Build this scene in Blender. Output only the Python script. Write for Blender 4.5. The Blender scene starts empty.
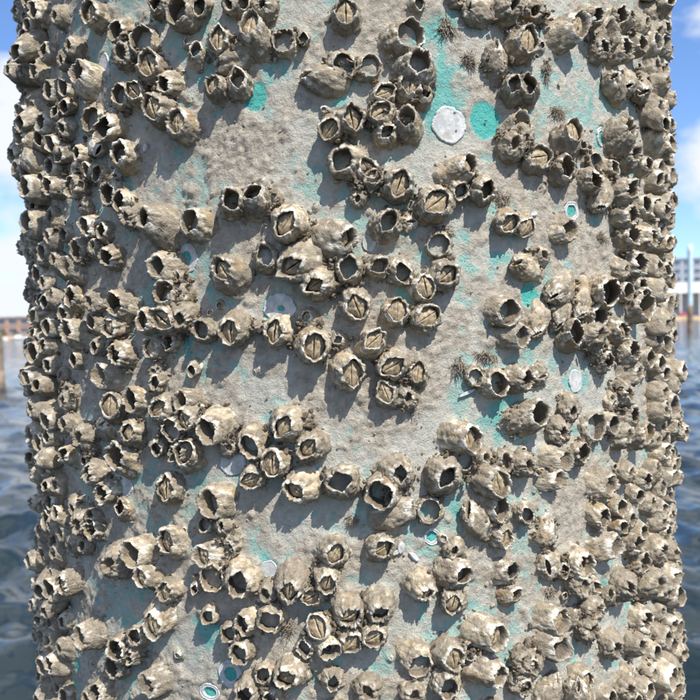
import bpy, math, random
import numpy as np
from mathutils import Matrix, Vector

# ------------------------------------------------------------------ camera, sky, sun, exposure
SC = bpy.context.scene
COL = SC.collection
R = 0.142            # piling radius, metres
D = 0.379            # camera to piling axis
EYE = 0.95           # camera height over the water
PITCH, ROLL = math.radians(-1.7), math.radians(1.7)

cam_d = bpy.data.cameras.new("camera")
cam_d.sensor_width = 36.0
cam_d.lens = 36.0 * 750 / 700
cam_d.clip_start = 0.01
cam_d.clip_end = 8000
cam_d.dof.use_dof = True
cam_d.dof.focus_distance = 0.250
cam_d.dof.aperture_fstop = 27.0
cam = bpy.data.objects.new("camera", cam_d)
COL.objects.link(cam)
fw = Vector((0, math.cos(PITCH), math.sin(PITCH)))
rt = Vector((1, 0, 0))
up = rt.cross(fw)
cx = rt * math.cos(ROLL) - up * math.sin(ROLL)
cy = rt * math.sin(ROLL) + up * math.cos(ROLL)
M = Matrix((cx, cy, -fw)).transposed().to_4x4()
M.translation = Vector((-0.001, -D, EYE))
cam.matrix_world = M
SC.camera = cam

SUN_DIR = Vector((0.41, -0.66, 1.0)).normalized()
SUN_EL = math.asin(SUN_DIR.z)
SUN_ROT = math.atan2(SUN_DIR.x, SUN_DIR.y)
world = bpy.data.worlds.new("World")
SC.world = world
world.use_nodes = True
wn, wl = world.node_tree.nodes, world.node_tree.links
wn.clear()
w_out = wn.new("ShaderNodeOutputWorld")
w_bg = wn.new("ShaderNodeBackground")
w_bg.inputs["Strength"].default_value = 0.095
w_sky = wn.new("ShaderNodeTexSky")
w_sky.sky_type = 'NISHITA'
w_sky.sun_disc = False
w_sky.sun_elevation = SUN_EL
w_sky.sun_rotation = SUN_ROT
w_sky.air_density = 1.0
w_sky.dust_density = 0.1
w_sky.ozone_density = 2.5
w_tc = wn.new("ShaderNodeTexCoord")
w_map = wn.new("ShaderNodeMapping")
w_map.inputs["Scale"].default_value = (1.0, 1.0, 2.0)
w_map.inputs["Location"].default_value = (3.1, 0.4, 1.35)
w_no = wn.new("ShaderNodeTexNoise")
w_no.inputs["Scale"].default_value = 3.6
w_no.inputs["Detail"].default_value = 8
w_no.inputs["Roughness"].default_value = 0.55
w_ra = wn.new("ShaderNodeValToRGB")
w_ra.color_ramp.elements[0].position = 0.455
w_ra.color_ramp.elements[1].position = 0.56
w_mix = wn.new("ShaderNodeMix")
w_mix.data_type = 'RGBA'
w_mix.inputs["B"].default_value = (6.9, 7.2, 7.7, 1)
wl.new(w_tc.outputs["Generated"], w_map.inputs["Vector"])
wl.new(w_map.outputs["Vector"], w_no.inputs["Vector"])
wl.new(w_no.outputs["Fac"], w_ra.inputs["Fac"])
wl.new(w_ra.outputs["Color"], w_mix.inputs["Factor"])
w_gain = wn.new("ShaderNodeMix")
w_gain.data_type = 'RGBA'
w_gain.blend_type = 'MULTIPLY'
w_gain.inputs["Factor"].default_value = 1.0
w_gain.inputs["B"].default_value = (1.0, 1.18, 1.5, 1)
wl.new(w_sky.outputs["Color"], w_gain.inputs["A"])
wl.new(w_gain.outputs["Result"], w_mix.inputs["A"])
wl.new(w_mix.outputs["Result"], w_bg.inputs["Color"])
wl.new(w_bg.outputs["Background"], w_out.inputs["Surface"])

sun_d = bpy.data.lights.new("sun", 'SUN')
sun_d.energy = 5.0
sun_d.angle = math.radians(0.5)
sun_d.color = (1.0, 0.95, 0.865)
sun = bpy.data.objects.new("sun", sun_d)
sun.rotation_euler = SUN_DIR.to_track_quat('Z', 'Y').to_euler()
sun.location = (0.5, -0.6, 3.0)
COL.objects.link(sun)

vs = SC.view_settings
vs.view_transform = 'Standard'
vs.look = 'None'
vs.gamma = 1
vs.use_curve_mapping = False
vs.exposure = 0.5

# ------------------------------------------------------------------ noise
_rs = np.random.RandomState(7)
_G = _rs.normal(size=(256, 3))
_G /= np.linalg.norm(_G, axis=1)[:, None]
_P = _rs.permutation(256)
_P = np.concatenate([_P, _P, _P])


def noise(p):
    i = np.floor(p).astype(np.int64)
    f = p - i
    i &= 255
    w = f * f * f * (f * (f * 6 - 15) + 10)
    out = 0
    for a in (0, 1):
        wa = w[:, 0] if a else 1 - w[:, 0]
        pa = _P[(i[:, 0] + a) & 255]
        for b in (0, 1):
            wb = wa * (w[:, 1] if b else 1 - w[:, 1])
            pb = _P[pa + ((i[:, 1] + b) & 255)]
            for c in (0, 1):
                wc = wb * (w[:, 2] if c else 1 - w[:, 2])
                g = _G[_P[pb + ((i[:, 2] + c) & 255)]]
                out = out + wc * (g[:, 0] * (f[:, 0] - a) + g[:, 1] * (f[:, 1] - b) + g[:, 2] * (f[:, 2] - c))
    return out * 1.6


def fbm(p, n=3, gain=0.5):
    s, amp = 0, 1.0
    for k in range(n):
        s = s + amp * noise(p * (2.03 ** k) + 17.3 * k)
        amp *= gain
    return s


def sstep(a, b, x):
    t = np.clip((x - a) / (b - a), 0, 1)
    return t * t * (3 - 2 * t)


# ------------------------------------------------------------------ helpers
def grid_faces(nr, nc, wrap):
    r = np.arange(nr - 1)[:, None]
    c = np.arange(nc if wrap else nc - 1)[None, :]
    c2 = (c + 1) % nc
    q = np.stack([r * nc + c, r * nc + c2, (r + 1) * nc + c2, (r + 1) * nc + c], -1)
    return q.reshape(-1, 4)


def mesh_from(name, v, quads, tris=None, col=None, mat=None, smooth=True):
    me = bpy.data.meshes.new(name)
    v = np.asarray(v, dtype=np.float32)
    quads = np.asarray(quads, dtype=np.int32).reshape(-1, 4)
    tris = np.zeros((0, 3), np.int32) if tris is None else np.asarray(tris, dtype=np.int32).reshape(-1, 3)
    me.vertices.add(len(v))
    me.vertices.foreach_set("co", v.ravel())
    nl = quads.size + tris.size
    me.loops.add(nl)
    me.loops.foreach_set("vertex_index", np.concatenate([quads.ravel(), tris.ravel()]))
    npoly = len(quads) + len(tris)
    me.polygons.add(npoly)
    st = np.concatenate([np.arange(len(quads)) * 4, quads.size + np.arange(len(tris)) * 3])
    me.polygons.foreach_set("loop_start", st.astype(np.int32))
    me.update(calc_edges=True)
    me.polygons.foreach_set("use_smooth", np.full(npoly, smooth))
    if col is not None:
        at = me.attributes.new("tint", 'FLOAT_COLOR', 'POINT')
        at.data.foreach_set("color", np.asarray(col, dtype=np.float32).ravel())
    if mat:
        me.materials.append(mat)
    me.validate()
    return me


def link(name, me, parent=None, mw=None):
    o = bpy.data.objects.new(name, me)
    COL.objects.link(o)
    if parent:
        o.parent = parent
    elif mw is not None:
        o.matrix_world = mw
    return o


def tag(o, label=None, cat=None, group=None, kind=None):
    if label: o["label"] = label
    if cat: o["category"] = cat
    if group: o["group"] = group
    if kind: o["kind"] = kind
    return o


def box(cx_, cy_, z0, sx, sy, sz):
    v = [(cx_ + sx * a, cy_ + sy * b, z0 + sz * c) for c in (0, 1) for a, b in ((-.5, -.5), (.5, -.5), (.5, .5), (-.5, .5))]
    q = [(3, 2, 1, 0), (4, 5, 6, 7), (0, 1, 5, 4), (1, 2, 6, 5), (2, 3, 7, 6), (3, 0, 4, 7)]
    return v, q


class Join:
    def __init__(s):
        s.v, s.q, s.t, s.c, s.n = [], [], [], [], 0

    def add(s, v, q, t=None, c=None):
        v = np.asarray(v, dtype=float).reshape(-1, 3)
        s.v.append(v)
        if q is not None and len(q): s.q.append(np.asarray(q).reshape(-1, 4) + s.n)
        if t is not None and len(t): s.t.append(np.asarray(t).reshape(-1, 3) + s.n)
        if c is not None: s.c.append(np.asarray(c).reshape(-1, 4))
        s.n += len(v)
        return s

    def mesh(s, name, mat, smooth=True):
        return mesh_from(name, np.concatenate(s.v), np.concatenate(s.q) if s.q else np.zeros((0, 4), int),
                         np.concatenate(s.t) if s.t else None, np.concatenate(s.c) if s.c else None, mat, smooth)


# ------------------------------------------------------------------ materials
def new_mat(name):
    m = bpy.data.materials.new(name)
    m.use_nodes = True
    return m, m.node_tree.nodes, m.node_tree.links, m.node_tree.nodes["Principled BSDF"]


def nd(n, kind, **kw):
    x = n.new(kind)
    for k, v in kw.items():
        if k in x.inputs: x.inputs[k].default_value = v
        else: setattr(x, k, v)
    return x


def mixc(n, l, f, a, b):
    x = n.new("ShaderNodeMix")
    x.data_type = 'RGBA'
    for s, v in (("Factor", f), ("A", a), ("B", b)):
        if isinstance(v, (tuple, list)): x.inputs[s].default_value = (*v, 1)
        elif isinstance(v, (int, float)): x.inputs[s].default_value = v
        else: l.new(v, x.inputs[s])
    return x.outputs["Result"]


def ramp(n, l, src, p0, p1):
    x = n.new("ShaderNodeMapRange")
    x.inputs["From Min"].default_value = p0
    x.inputs["From Max"].default_value = p1
    l.new(src, x.inputs["Value"])
    return x.outputs["Result"]


def bump(n, l, src, dist, strength, prev=None):
    b = n.new("ShaderNodeBump")
    b.inputs["Distance"].default_value = dist
    b.inputs["Strength"].default_value = strength
    l.new(src, b.inputs["Height"])
    if prev is not None: l.new(prev, b.inputs["Normal"])
    return b.outputs["Normal"]


def geo_noise(n, l, scale, detail=4, rough=0.6):
    g = n.new("ShaderNodeNewGeometry")
    t = nd(n, "ShaderNodeTexNoise", Scale=scale, Detail=detail, Roughness=rough)
    l.new(g.outputs["Position"], t.inputs["Vector"])
    return t.outputs["Fac"]


def shell_material():
    m, n, l, b = new_mat("barnacle_shell")
    at = nd(n, "ShaderNodeAttribute", attribute_name="tint")
    sp = n.new("ShaderNodeSeparateColor")
    l.new(at.outputs["Color"], sp.inputs["Color"])
    mud, chalk, tone, inside = sp.outputs["Red"], sp.outputs["Green"], sp.outputs["Blue"], at.outputs["Alpha"]
    n1 = geo_noise(n, l, 330, 5, .65)
    n2 = geo_noise(n, l, 1300, 4, .65)
    n3 = geo_noise(n, l, 120, 3, .5)
    body = mixc(n, l, tone, (.265, .228, .178), (.50, .418, .295))
    body = mixc(n, l, ramp(n, l, n3, .50, .72), body, (.30, .20, .095))
    body = mixc(n, l, ramp(n, l, n1, .52, .72), body, (.60, .53, .41))
    n4 = geo_noise(n, l, 190, 5, .7)
    body = mixc(n, l, ramp(n, l, n4, .50, .68), body, (.165, .135, .10))
    mudc = mixc(n, l, ramp(n, l, n1, .35, .7), (.185, .155, .115), (.375, .325, .250))
    c = mixc(n, l, mud, body, mudc)
    c = mixc(n, l, chalk, c, (.74, .70, .61))
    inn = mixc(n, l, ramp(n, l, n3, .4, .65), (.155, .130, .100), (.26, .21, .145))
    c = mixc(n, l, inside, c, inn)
    c = mixc(n, l, ramp(n, l, n2, .60, .74), c, (.15, .12, .09))
    l.new(c, b.inputs["Base Color"])
    b.inputs["Roughness"].default_value = .82
    b.inputs["Specular IOR Level"].default_value = .25
    nn = bump(n, l, n2, .0009, .7)
    nn = bump(n, l, n1, .0018, .5, nn)
    l.new(nn, b.inputs["Normal"])
    return m


def plain(name, c1, c2, scale, rough=.8, bd=0.0, bs=.5, spec=.3, lo=.4, hi=.65):
    m, n, l, b = new_mat(name)
    f = geo_noise(n, l, scale, 5, .6)
    l.new(mixc(n, l, ramp(n, l, f, lo, hi), c1, c2), b.inputs["Base Color"])
    b.inputs["Roughness"].default_value = rough
    b.inputs["Specular IOR Level"].default_value = spec
    if bd: l.new(bump(n, l, f, bd, bs), b.inputs["Normal"])
    return m


def piling_material():
    m, n, l, b = new_mat("mud_coated_teal_paint")
    at = nd(n, "ShaderNodeAttribute", attribute_name="tint")
    sp = n.new("ShaderNodeSeparateColor")
    l.new(at.outputs["Color"], sp.inputs["Color"])
    mud, film, clean = sp.outputs["Red"], sp.outputs["Green"], sp.outputs["Blue"]
    n1 = geo_noise(n, l, 420, 6, .68)
    n2 = geo_noise(n, l, 1700, 4, .7)
    n3 = geo_noise(n, l, 70, 4, .6)
    teal = mixc(n, l, ramp(n, l, n3, .35, .65), (.150, .410, .385), (.230, .540, .490))
    pale = mixc(n, l, ramp(n, l, n1, .35, .65), (.430, .430, .385), (.575, .555, .485))
    teal = mixc(n, l, clean, teal, (.085, .46, .415))
    c = mixc(n, l, film, teal, pale)
    mudc = mixc(n, l, ramp(n, l, n1, .33, .68), (.330, .292, .238), (.580, .525, .440))
    c = mixc(n, l, mud, c, mudc)
    c = mixc(n, l, ramp(n, l, n2, .62, .76), c, (.17, .145, .115))
    l.new(c, b.inputs["Base Color"])
    b.inputs["Roughness"].default_value = .85
    b.inputs["Specular IOR Level"].default_value = .25
    nn = bump(n, l, n2, .0009, .8)
    nn = bump(n, l, n1, .0022, .7, nn)
    l.new(nn, b.inputs["Normal"])
    return m


M_SHELL = shell_material()
M_PILE = piling_material()
M_VALVE = plain("barnacle_valve", (.24, .185, .115), (.46, .375, .255), 900, .7, .0005, .6)
M_FLOOR = plain("basal_floor", (.20, .195, .18), (.34, .33, .295), 260, .8, .0006, .6)
M_SCAR = plain("chalky_scar", (.37, .385, .39), (.55, .555, .545), 420, .75, .0004, .4)
_n, _l, _b = M_SCAR.node_tree.nodes, M_SCAR.node_tree.links, M_SCAR.node_tree.nodes["Principled BSDF"]
_c = _b.inputs["Base Color"].links[0].from_socket
_l.new(mixc(_n, _l, ramp(_n, _l, geo_noise(_n, _l, 230, 6, .75), .54, .66), _c, (.36, .33, .275)), _b.inputs["Base Color"])
M_TUFT = plain("dried_weed", (.25, .21, .165), (.42, .365, .29), 800, .9)
M_CRUMB = plain("shell_crumb", (.20, .168, .125), (.46, .40, .315), 260, .85, .0006, .6)

# ------------------------------------------------------------------ surface table
# state, angle round the piling (deg), height (mm from eye level), base radius, height,
# aperture half length (mm), aperture turn (deg), lean (deg), lean direction (deg)
# p = plates in the mouth, e = empty, b = broken open, s = slit, m = mud caked, w = white
TABLE = """
p -36.0 109.6 4.8 6.7 3.9 10 11 13
e -48.6 90.9 4.9 5.3 3.4 -13 7 97
e -43.4 89.6 4.2 4.7 3.3 -31 17 -167
e -37.5 87.6 6.1 8.0 3.2 20 39 134
m -41.5 101.9 4.5 5.8 1.9 -2 15 3
m -44.7 100.5 4.1 4.2 1.7 1 12 -47
e -30.9 102.7 4.3 4.7 3.2 30 13 -112
b -27.2 95.5 5.8 4.6 5.2 -30 15 76
m -30.4 93.3 4.9 4.8 2.5 -33 4 83
p -26.0 86.3 5.2 6.6 4.2 -19 17 54
e -23.0 81.1 4.3 5.7 2.5 -23 15 -146
e -31.4 79.9 4.4 5.3 3.8 -17 12 -2
p -28.9 79.8 4.4 5.9 3.4 -40 20 7
p -24.8 73.1 5.5 7.0 3.8 -15 3 -20
p -21.0 66.1 5.7 6.2 3.1 0 20 149
b -38.0 75.6 4.9 4.0 4.1 28 16 20
e -33.3 72.5 5.4 7.3 4.0 35 24 -101
e -31.0 59.2 5.8 6.8 3.1 10 12 41
w -38.4 67.1 3.9 7.5 1.9 40 62 -29
e -40.1 64.4 4.2 5.3 2.2 0 1 171
e -36.6 56.7 3.7 4.1 2.6 24 4 -63
e -38.9 57.2 3.2 4.5 2.1 -6 23 118
e -40.9 56.0 3.3 4.3 2.2 39 13 153
e -20.6 101.3 5.1 6.9 3.6 18 11 110
e -24.8 106.3 3.5 4.9 2.1 0 16 16
e -54.0 100.4 4.5 6.2 2.7 -34 14 76
p -46.8 82.0 4.2 5.3 2.2 39 10 65
p -52.0 82.1 4.9 6.0 2.9 27 14 -157
m -44.9 76.4 4.6 5.0 2.0 -27 15 -53
e -46.6 70.3 4.7 6.4 3.2 -34 8 156
m -66.3 78.2 4.7 5.0 2.1 15 4 108
e -48.7 63.6 4.6 6.0 2.5 9 5 -88
e -66.6 72.6 4.4 8.3 2.2 17 4 -126
e -52.4 123.3 5.4 6.3 3.5 -31 7 31
m -66.9 138.2 4.9 7.8 2.2 16 13 90
m -45.2 116.7 4.6 4.9 1.9 -9 13 -178
e -49.8 106.3 4.3 5.3 2.4 19 7 26
e -57.2 113.6 4.5 5.7 2.3 4 11 110
p -44.3 84.6 3.7 5.4 2.2 19 30 -58
m -59.7 75.2 4.0 5.1 1.8 6 35 105
p -46.0 68.9 4.2 5.2 2.3 36 25 -88
e -18.5 105.7 3.7 5.3 2.3 29 39 -71
e -19.4 87.5 3.4 4.7 2.3 0 43 70
p -15.8 90.8 4.6 5.7 3.5 5 14 39
p -10.9 89.6 5.5 7.6 3.8 10 33 102
b -7.3 88.5 4.4 3.7 3.5 6 17 113
e -5.1 90.7 2.4 3.0 1.7 0 19 -70
s -13.5 86.8 5.3 7.9 2.1 40 60 -153
p -16.2 76.0 4.2 5.9 2.4 20 15 89
e -13.5 76.5 4.5 5.5 3.3 -10 28 75
s -1.9 77.4 4.7 8.6 1.9 80 62 174
b -0.6 82.0 4.7 3.7 3.5 -34 23 -33
p 0.3 95.3 4.8 5.8 3.6 0 12 88
p -1.4 62.8 4.1 6.4 3.0 38 27 -135
e -0.1 51.7 5.7 6.3 3.5 34 12 172
m -9.8 100.3 3.9 4.2 1.7 23 1 93
m -13.5 103.3 3.6 4.8 1.5 -27 26 -133
e -13.2 101.6 3.2 5.0 1.7 -5 30 -2
b 6.9 88.6 5.9 5.6 5.0 60 34 25
e 8.5 78.8 6.8 7.3 3.3 40 25 61
b 2.6 80.2 4.1 3.4 3.3 20 24 18
p 8.0 73.3 4.4 5.3 3.2 10 15 112
e 9.7 70.2 2.8 3.7 1.6 0 32 76
p 4.6 71.6 4.1 4.6 3.5 70 10 67
p 4.5 64.9 4.4 4.8 3.6 60 19 105
p -0.0 64.1 5.3 6.2 3.8 -10 19 15
e 7.8 61.2 4.6 6.7 2.8 10 33 113
e 4.9 60.4 4.7 5.2 2.0 50 9 -118
p 2.0 47.9 4.4 5.2 3.0 -30 19 28
p 6.1 44.1 5.5 6.6 3.6 20 3 32
p 13.4 47.7 5.3 7.1 2.7 -10 37 24
s 18.2 99.5 4.4 7.4 1.8 30 62 -176
s 20.0 82.4 4.2 8.0 1.9 10 62 101
m 21.4 100.4 4.9 6.2 2.1 31 5 45
s 24.1 90.8 5.1 6.7 2.1 70 56 135
e 22.7 74.8 5.4 6.7 2.6 20 31 163
b 22.2 60.7 4.9 5.8 3.5 0 48 61
m 21.8 56.8 4.9 5.1 2.1 18 11 155
p 9.2 100.6 2.8 3.8 1.9 -6 11 -60
m 14.0 103.4 2.7 3.7 1.1 -1 43 -34
m 19.5 84.3 3.3 4.5 1.5 2 34 -54
p 23.3 89.5 5.4 7.5 4.0 5 3 71
e 24.3 75.2 5.1 6.7 3.0 0 21 156
p 29.7 95.5 6.2 9.3 3.8 5 41 26
m 38.5 98.6 5.4 6.6 3.0 0 42 45
e 42.5 107.9 4.5 5.6 2.9 23 11 177
e 42.2 97.0 5.3 6.9 3.1 -25 18 -16
s 43.4 83.1 5.3 10.1 2.1 60 62 163
s 46.7 87.6 5.3 10.1 2.1 60 62 -153
s 52.2 89.2 6.0 11.4 2.4 60 62 -150
p 30.8 59.0 5.7 8.5 3.6 0 31 109
e 34.3 59.2 2.4 3.3 1.4 36 20 135
p 25.5 53.0 4.8 5.3 3.5 80 15 125
e 29.9 50.5 4.9 5.4 3.1 -6 11 137
b 36.3 56.5 3.7 3.7 3.5 -21 28 -54
e 40.6 54.9 3.4 3.8 2.5 -34 12 -43
m 23.7 62.0 4.1 4.8 1.7 26 34 -112
w 27.0 101.4 2.8 3.6 1.3 -15 34 55
m 42.5 64.6 6.5 8.0 2.7 -7 23 98
m 45.6 60.6 5.8 5.8 2.4 39 6 -128
m 54.7 81.6 6.2 6.6 2.6 1 7 5
m 56.6 99.3 5.9 6.0 2.5 -29 3 85
e 51.1 90.7 4.8 5.9 2.5 9 22 -86
m 56.7 113.1 5.9 6.5 2.5 32 15 -115
m 46.5 109.5 3.9 4.8 1.7 -28 23 80
e 56.6 119.8 5.5 6.4 3.7 -29 7 88
m 67.0 63.3 4.3 4.7 1.9 -11 2 18
e 48.5 102.2 4.8 6.3 2.5 -23 5 -134
p 55.9 69.3 5.3 7.5 3.2 -1 29 62
m 25.8 102.0 4.0 4.7 1.7 32 21 -150
e 35.5 104.5 4.8 6.2 2.6 31 7 -45
e 38.4 94.4 4.4 5.1 2.1 -33 11 145
m 51.8 111.4 4.3 5.0 1.8 23 15 160
m 66.5 91.4 5.2 9.3 2.2 8 7 107
m 66.7 71.9 4.8 6.9 2.0 -22 6 88
e 51.2 57.9 4.6 5.5 2.3 -28 13 159
m 67.1 101.8 4.2 5.4 1.9 -18 7 -110
e -33.9 49.1 4.5 5.6 3.1 10 9 -75
e -31.8 44.1 4.5 5.5 3.1 10 12 39
p -24.7 33.9 7.6 10.5 2.5 0 26 130
m -30.1 40.9 4.5 5.3 2.1 -4 23 -123
e -38.8 38.8 4.3 5.7 3.4 -32 14 -143
e -36.1 35.6 3.7 4.7 2.5 7 8 59
e -42.3 29.6 4.9 4.9 3.5 -15 16 99
e -34.3 27.6 4.7 6.3 2.6 -18 14 -89
e -42.1 23.1 4.4 7.4 3.0 0 53 161
e -44.9 13.2 4.6 5.6 3.3 0 23 41
e -32.7 9.5 5.9 7.5 3.5 -15 10 96
m -38.3 12.7 4.1 5.1 2.0 -22 14 -151
e -24.0 21.0 5.2 6.8 3.0 15 33 165
e -24.6 11.7 5.0 5.1 3.2 40 15 98
p -24.0 3.2 5.2 7.0 4.0 -50 16 135
e -28.3 3.7 4.4 4.9 2.9 0 17 122
e -24.3 -3.1 3.5 4.7 2.5 14 8 122
p -26.5 -5.7 3.9 5.6 2.7 5 24 148
e -43.4 -0.2 5.3 7.1 3.4 0 24 142
p -33.8 4.9 4.9 7.2 3.1 -30 17 -99
e -39.0 2.6 3.8 5.0 2.5 -18 22 97
e -37.9 -3.6 3.4 4.7 2.0 0 12 -142
m -34.6 -3.8 4.0 4.5 1.8 0 12 -27
e -52.4 4.4 5.2 6.2 3.0 -9 6 -130
m -67.5 10.7 4.7 5.7 2.0 16 10 -45
p -41.3 53.9 4.7 5.9 3.1 -3 10 -129
s -41.1 46.6 4.5 3.5 1.6 80 15 -169
e -48.6 56.6 5.0 6.3 3.0 -20 2 -101
m -67.4 55.4 4.9 6.0 2.0 -33 6 -46
m -51.0 36.3 5.1 6.0 2.1 -14 20 122
e -62.3 26.4 5.0 5.7 3.3 1 12 68
m -51.5 44.5 4.8 5.1 2.0 2 22 40
e -54.9 22.4 4.6 5.8 2.3 -2 15 -126
p -66.9 16.4 4.4 7.7 2.8 -26 17 90
m -67.1 0.7 4.4 7.0 2.0 1 4 74
e -45.8 10.2 4.4 6.4 2.6 -29 19 -113
m -66.9 41.6 4.6 6.9 2.0 -15 18 -105
m -49.0 25.7 4.6 6.1 1.9 -30 29 81
m -50.9 11.5 4.3 6.5 1.8 6 37 80
p -53.9 -3.2 4.6 6.5 2.4 28 4 11
e -46.8 38.0 3.7 4.0 2.2 -9 2 -79
m -38.6 29.7 3.6 3.9 1.6 9 22 66
e -19.4 33.5 5.4 6.9 3.4 25 28 135
e -14.7 40.1 5.3 6.9 3.2 -20 12 38
e -11.8 39.5 5.4 6.7 3.0 60 29 75
s -10.8 46.6 2.1 1.6 0.8 30 3 100
s -9.3 41.6 2.4 2.4 1.0 10 41 138
p -7.4 33.0 6.2 8.0 3.8 35 1 -46
e -10.7 21.9 4.3 4.5 3.0 -20 23 76
p -5.1 22.8 6.2 10.1 3.7 60 45 -146
p -4.0 14.9 5.7 8.2 2.8 60 10 -102
p -15.1 17.3 6.0 7.6 3.1 -30 20 129
p -3.0 27.9 6.0 10.2 2.8 20 49 -6
e -0.2 18.1 4.6 5.0 3.6 10 7 112
p -5.2 2.7 3.2 3.6 1.4 10 27 137
e -19.5 0.4 3.9 4.6 3.1 -25 7 6
p -14.8 1.5 5.0 7.4 3.4 5 16 -119
p -9.2 -0.4 5.3 6.5 3.4 10 8 -167
m -12.0 1.6 2.1 2.9 0.9 23 29 -164
p -5.4 -4.6 5.7 8.4 3.8 5 18 -19
p -1.7 -3.5 2.9 3.2 1.3 60 4 -150
m -22.5 12.7 4.1 4.8 2.0 11 23 -125
m -22.5 16.6 2.6 3.8 1.2 -5 30 116
m -22.6 6.4 4.6 6.3 2.0 19 22 -54
p 2.7 45.4 3.6 4.4 2.4 60 14 41
p 10.6 37.0 6.1 7.5 4.0 55 12 82
e 13.7 44.5 4.0 5.0 2.4 22 29 -73
e 17.3 43.3 4.7 6.5 2.8 20 15 -120
e 4.6 31.0 5.2 6.3 3.2 30 18 78
s 7.2 32.6 3.3 2.8 1.7 85 28 2
b 11.3 25.4 4.5 3.5 3.8 40 10 -173
p 20.8 33.2 4.3 5.2 3.0 50 15 -126
p 23.4 32.8 4.0 4.9 3.1 30 24 -95
e 3.1 18.1 4.0 5.1 2.7 60 13 41
e 6.0 17.8 4.4 5.6 3.5 -20 22 -63
p 9.0 11.5 4.5 5.8 3.2 -10 10 90
p 11.8 15.9 5.3 5.9 3.0 50 1 44
s 24.6 17.7 4.9 9.4 1.8 70 62 169
p 0.3 8.0 5.1 6.9 4.0 -20 13 -65
p 5.2 4.2 4.6 5.5 3.3 5 8 32
p 9.0 1.7 4.6 5.6 3.4 60 11 72
p 2.0 -6.1 4.6 6.4 3.6 50 23 55
e 19.2 4.6 5.4 6.0 4.1 10 27 -19
e 20.2 -3.2 4.3 6.5 3.3 10 36 -18
m 1.4 41.0 2.8 3.5 1.2 17 21 -129
e 28.8 30.8 5.0 6.2 3.3 10 38 2
s 38.7 45.8 5.5 9.7 1.9 80 62 -127
e 35.5 48.3 4.9 6.9 3.0 -34 15 -160
e 42.3 44.8 5.7 7.1 3.4 36 12 56
m 25.7 21.5 3.5 3.9 1.5 -34 14 38
s 30.2 11.3 5.5 10.5 1.7 50 62 -159
e 37.8 9.7 6.8 9.0 4.3 20 25 175
e 43.5 10.3 3.9 4.3 3.1 -5 8 -147
s 33.9 9.1 4.8 9.2 1.7 60 62 -117
e 35.6 2.2 4.8 5.1 3.5 20 10 -107
s 25.6 1.7 4.7 7.2 1.7 60 61 -114
s 29.5 3.4 4.4 6.8 1.7 30 60 -119
e 31.1 -5.5 5.3 6.9 3.8 0 22 144
m 34.8 -6.0 5.3 6.5 2.2 37 10 84
p 40.1 -4.0 5.1 6.4 2.8 -32 4 -37
m 36.8 -10.2 4.6 4.5 1.9 0 4 -32
e 45.7 20.6 5.7 6.4 3.5 -34 10 -40
m 42.6 19.5 4.0 5.3 1.7 23 24 -81
m 55.5 21.2 5.2 5.3 2.2 -10 12 -79
p 49.2 30.7 5.1 6.7 2.9 -13 13 -12
m 60.3 27.0 4.7 5.4 2.1 -8 12 124
e 54.3 43.3 5.8 6.4 3.9 19 6 -112
m 66.5 39.5 4.4 6.4 1.8 -28 8 41
p 66.7 19.2 5.3 7.3 3.4 7 16 -90
m 66.4 5.4 4.6 8.1 2.0 -22 13 75
e 47.4 5.2 6.8 7.7 4.6 0 6 151
m 66.7 -7.4 4.6 7.7 2.0 -34 3 111
m 57.1 -4.0 4.6 5.3 2.0 -19 15 -115
m 59.1 54.4 5.4 6.2 2.3 0 4 -179
e 47.1 12.6 4.9 6.4 2.7 -24 13 -125
p 43.2 37.4 5.2 6.4 2.6 10 7 -157
e 44.0 28.6 4.7 6.4 2.8 -14 13 122
e 49.7 42.8 4.4 5.3 2.8 -26 8 -151
e 43.9 -12.7 4.7 5.5 2.9 -10 16 101
e -66.2 -15.2 4.2 7.9 2.6 31 6 -149
e -44.8 -8.2 4.1 4.6 2.6 0 9 -62
m -49.8 -16.4 3.8 4.8 1.7 33 24 82
m -58.8 -22.1 5.3 6.0 2.3 10 28 -83
e -34.0 -15.9 4.8 8.0 3.4 0 56 169
p -36.0 -26.3 5.5 7.8 3.5 0 34 29
e -30.3 -23.1 5.0 5.9 4.0 0 23 142
p -26.1 -26.2 5.2 6.9 3.0 60 17 61
m -27.2 -9.2 2.9 5.1 1.2 -16 45 -95
e -27.1 -15.3 3.6 4.5 2.1 12 16 -73
s -38.2 -33.1 4.7 4.0 1.8 60 30 72
p -32.1 -34.7 5.4 6.7 2.4 0 25 39
e -24.7 -31.7 4.5 6.0 3.9 -15 12 5
e -33.2 -44.3 6.0 8.0 4.6 0 25 114
m -42.3 -36.8 5.4 6.5 2.4 33 6 -156
e -43.2 -44.7 3.0 4.3 1.5 25 18 -40
m -41.6 -41.8 2.9 3.2 1.2 6 17 -9
e -39.6 -48.7 4.8 6.1 2.7 7 16 -149
e -37.2 -54.4 4.3 5.8 3.1 -10 12 -93
e -34.7 -61.7 4.1 5.7 2.3 0 28 43
p -25.9 -52.6 5.2 7.1 4.2 0 23 45
e -67.5 -73.3 5.1 9.3 2.0 0 19 47
m -47.4 -63.4 4.2 4.9 1.9 -10 25 -41
m -44.1 -66.9 5.3 6.5 2.3 22 19 -69
e -41.0 -67.1 3.7 4.9 2.4 21 20 111
e -49.0 -45.1 5.0 5.4 2.6 38 5 19
e -23.1 -38.2 4.0 5.7 3.2 38 19 -149
e -27.7 -36.9 3.6 4.9 1.9 5 27 -41
e -62.3 -52.9 5.1 6.7 3.1 25 11 161
e -54.5 -39.2 4.6 6.2 2.7 0 5 -18
m -57.9 -31.8 4.4 4.7 1.9 36 22 -120
m -53.4 -59.1 5.0 5.3 2.1 38 8 75
e -66.7 -54.6 4.6 8.8 2.6 -33 5 73
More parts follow.
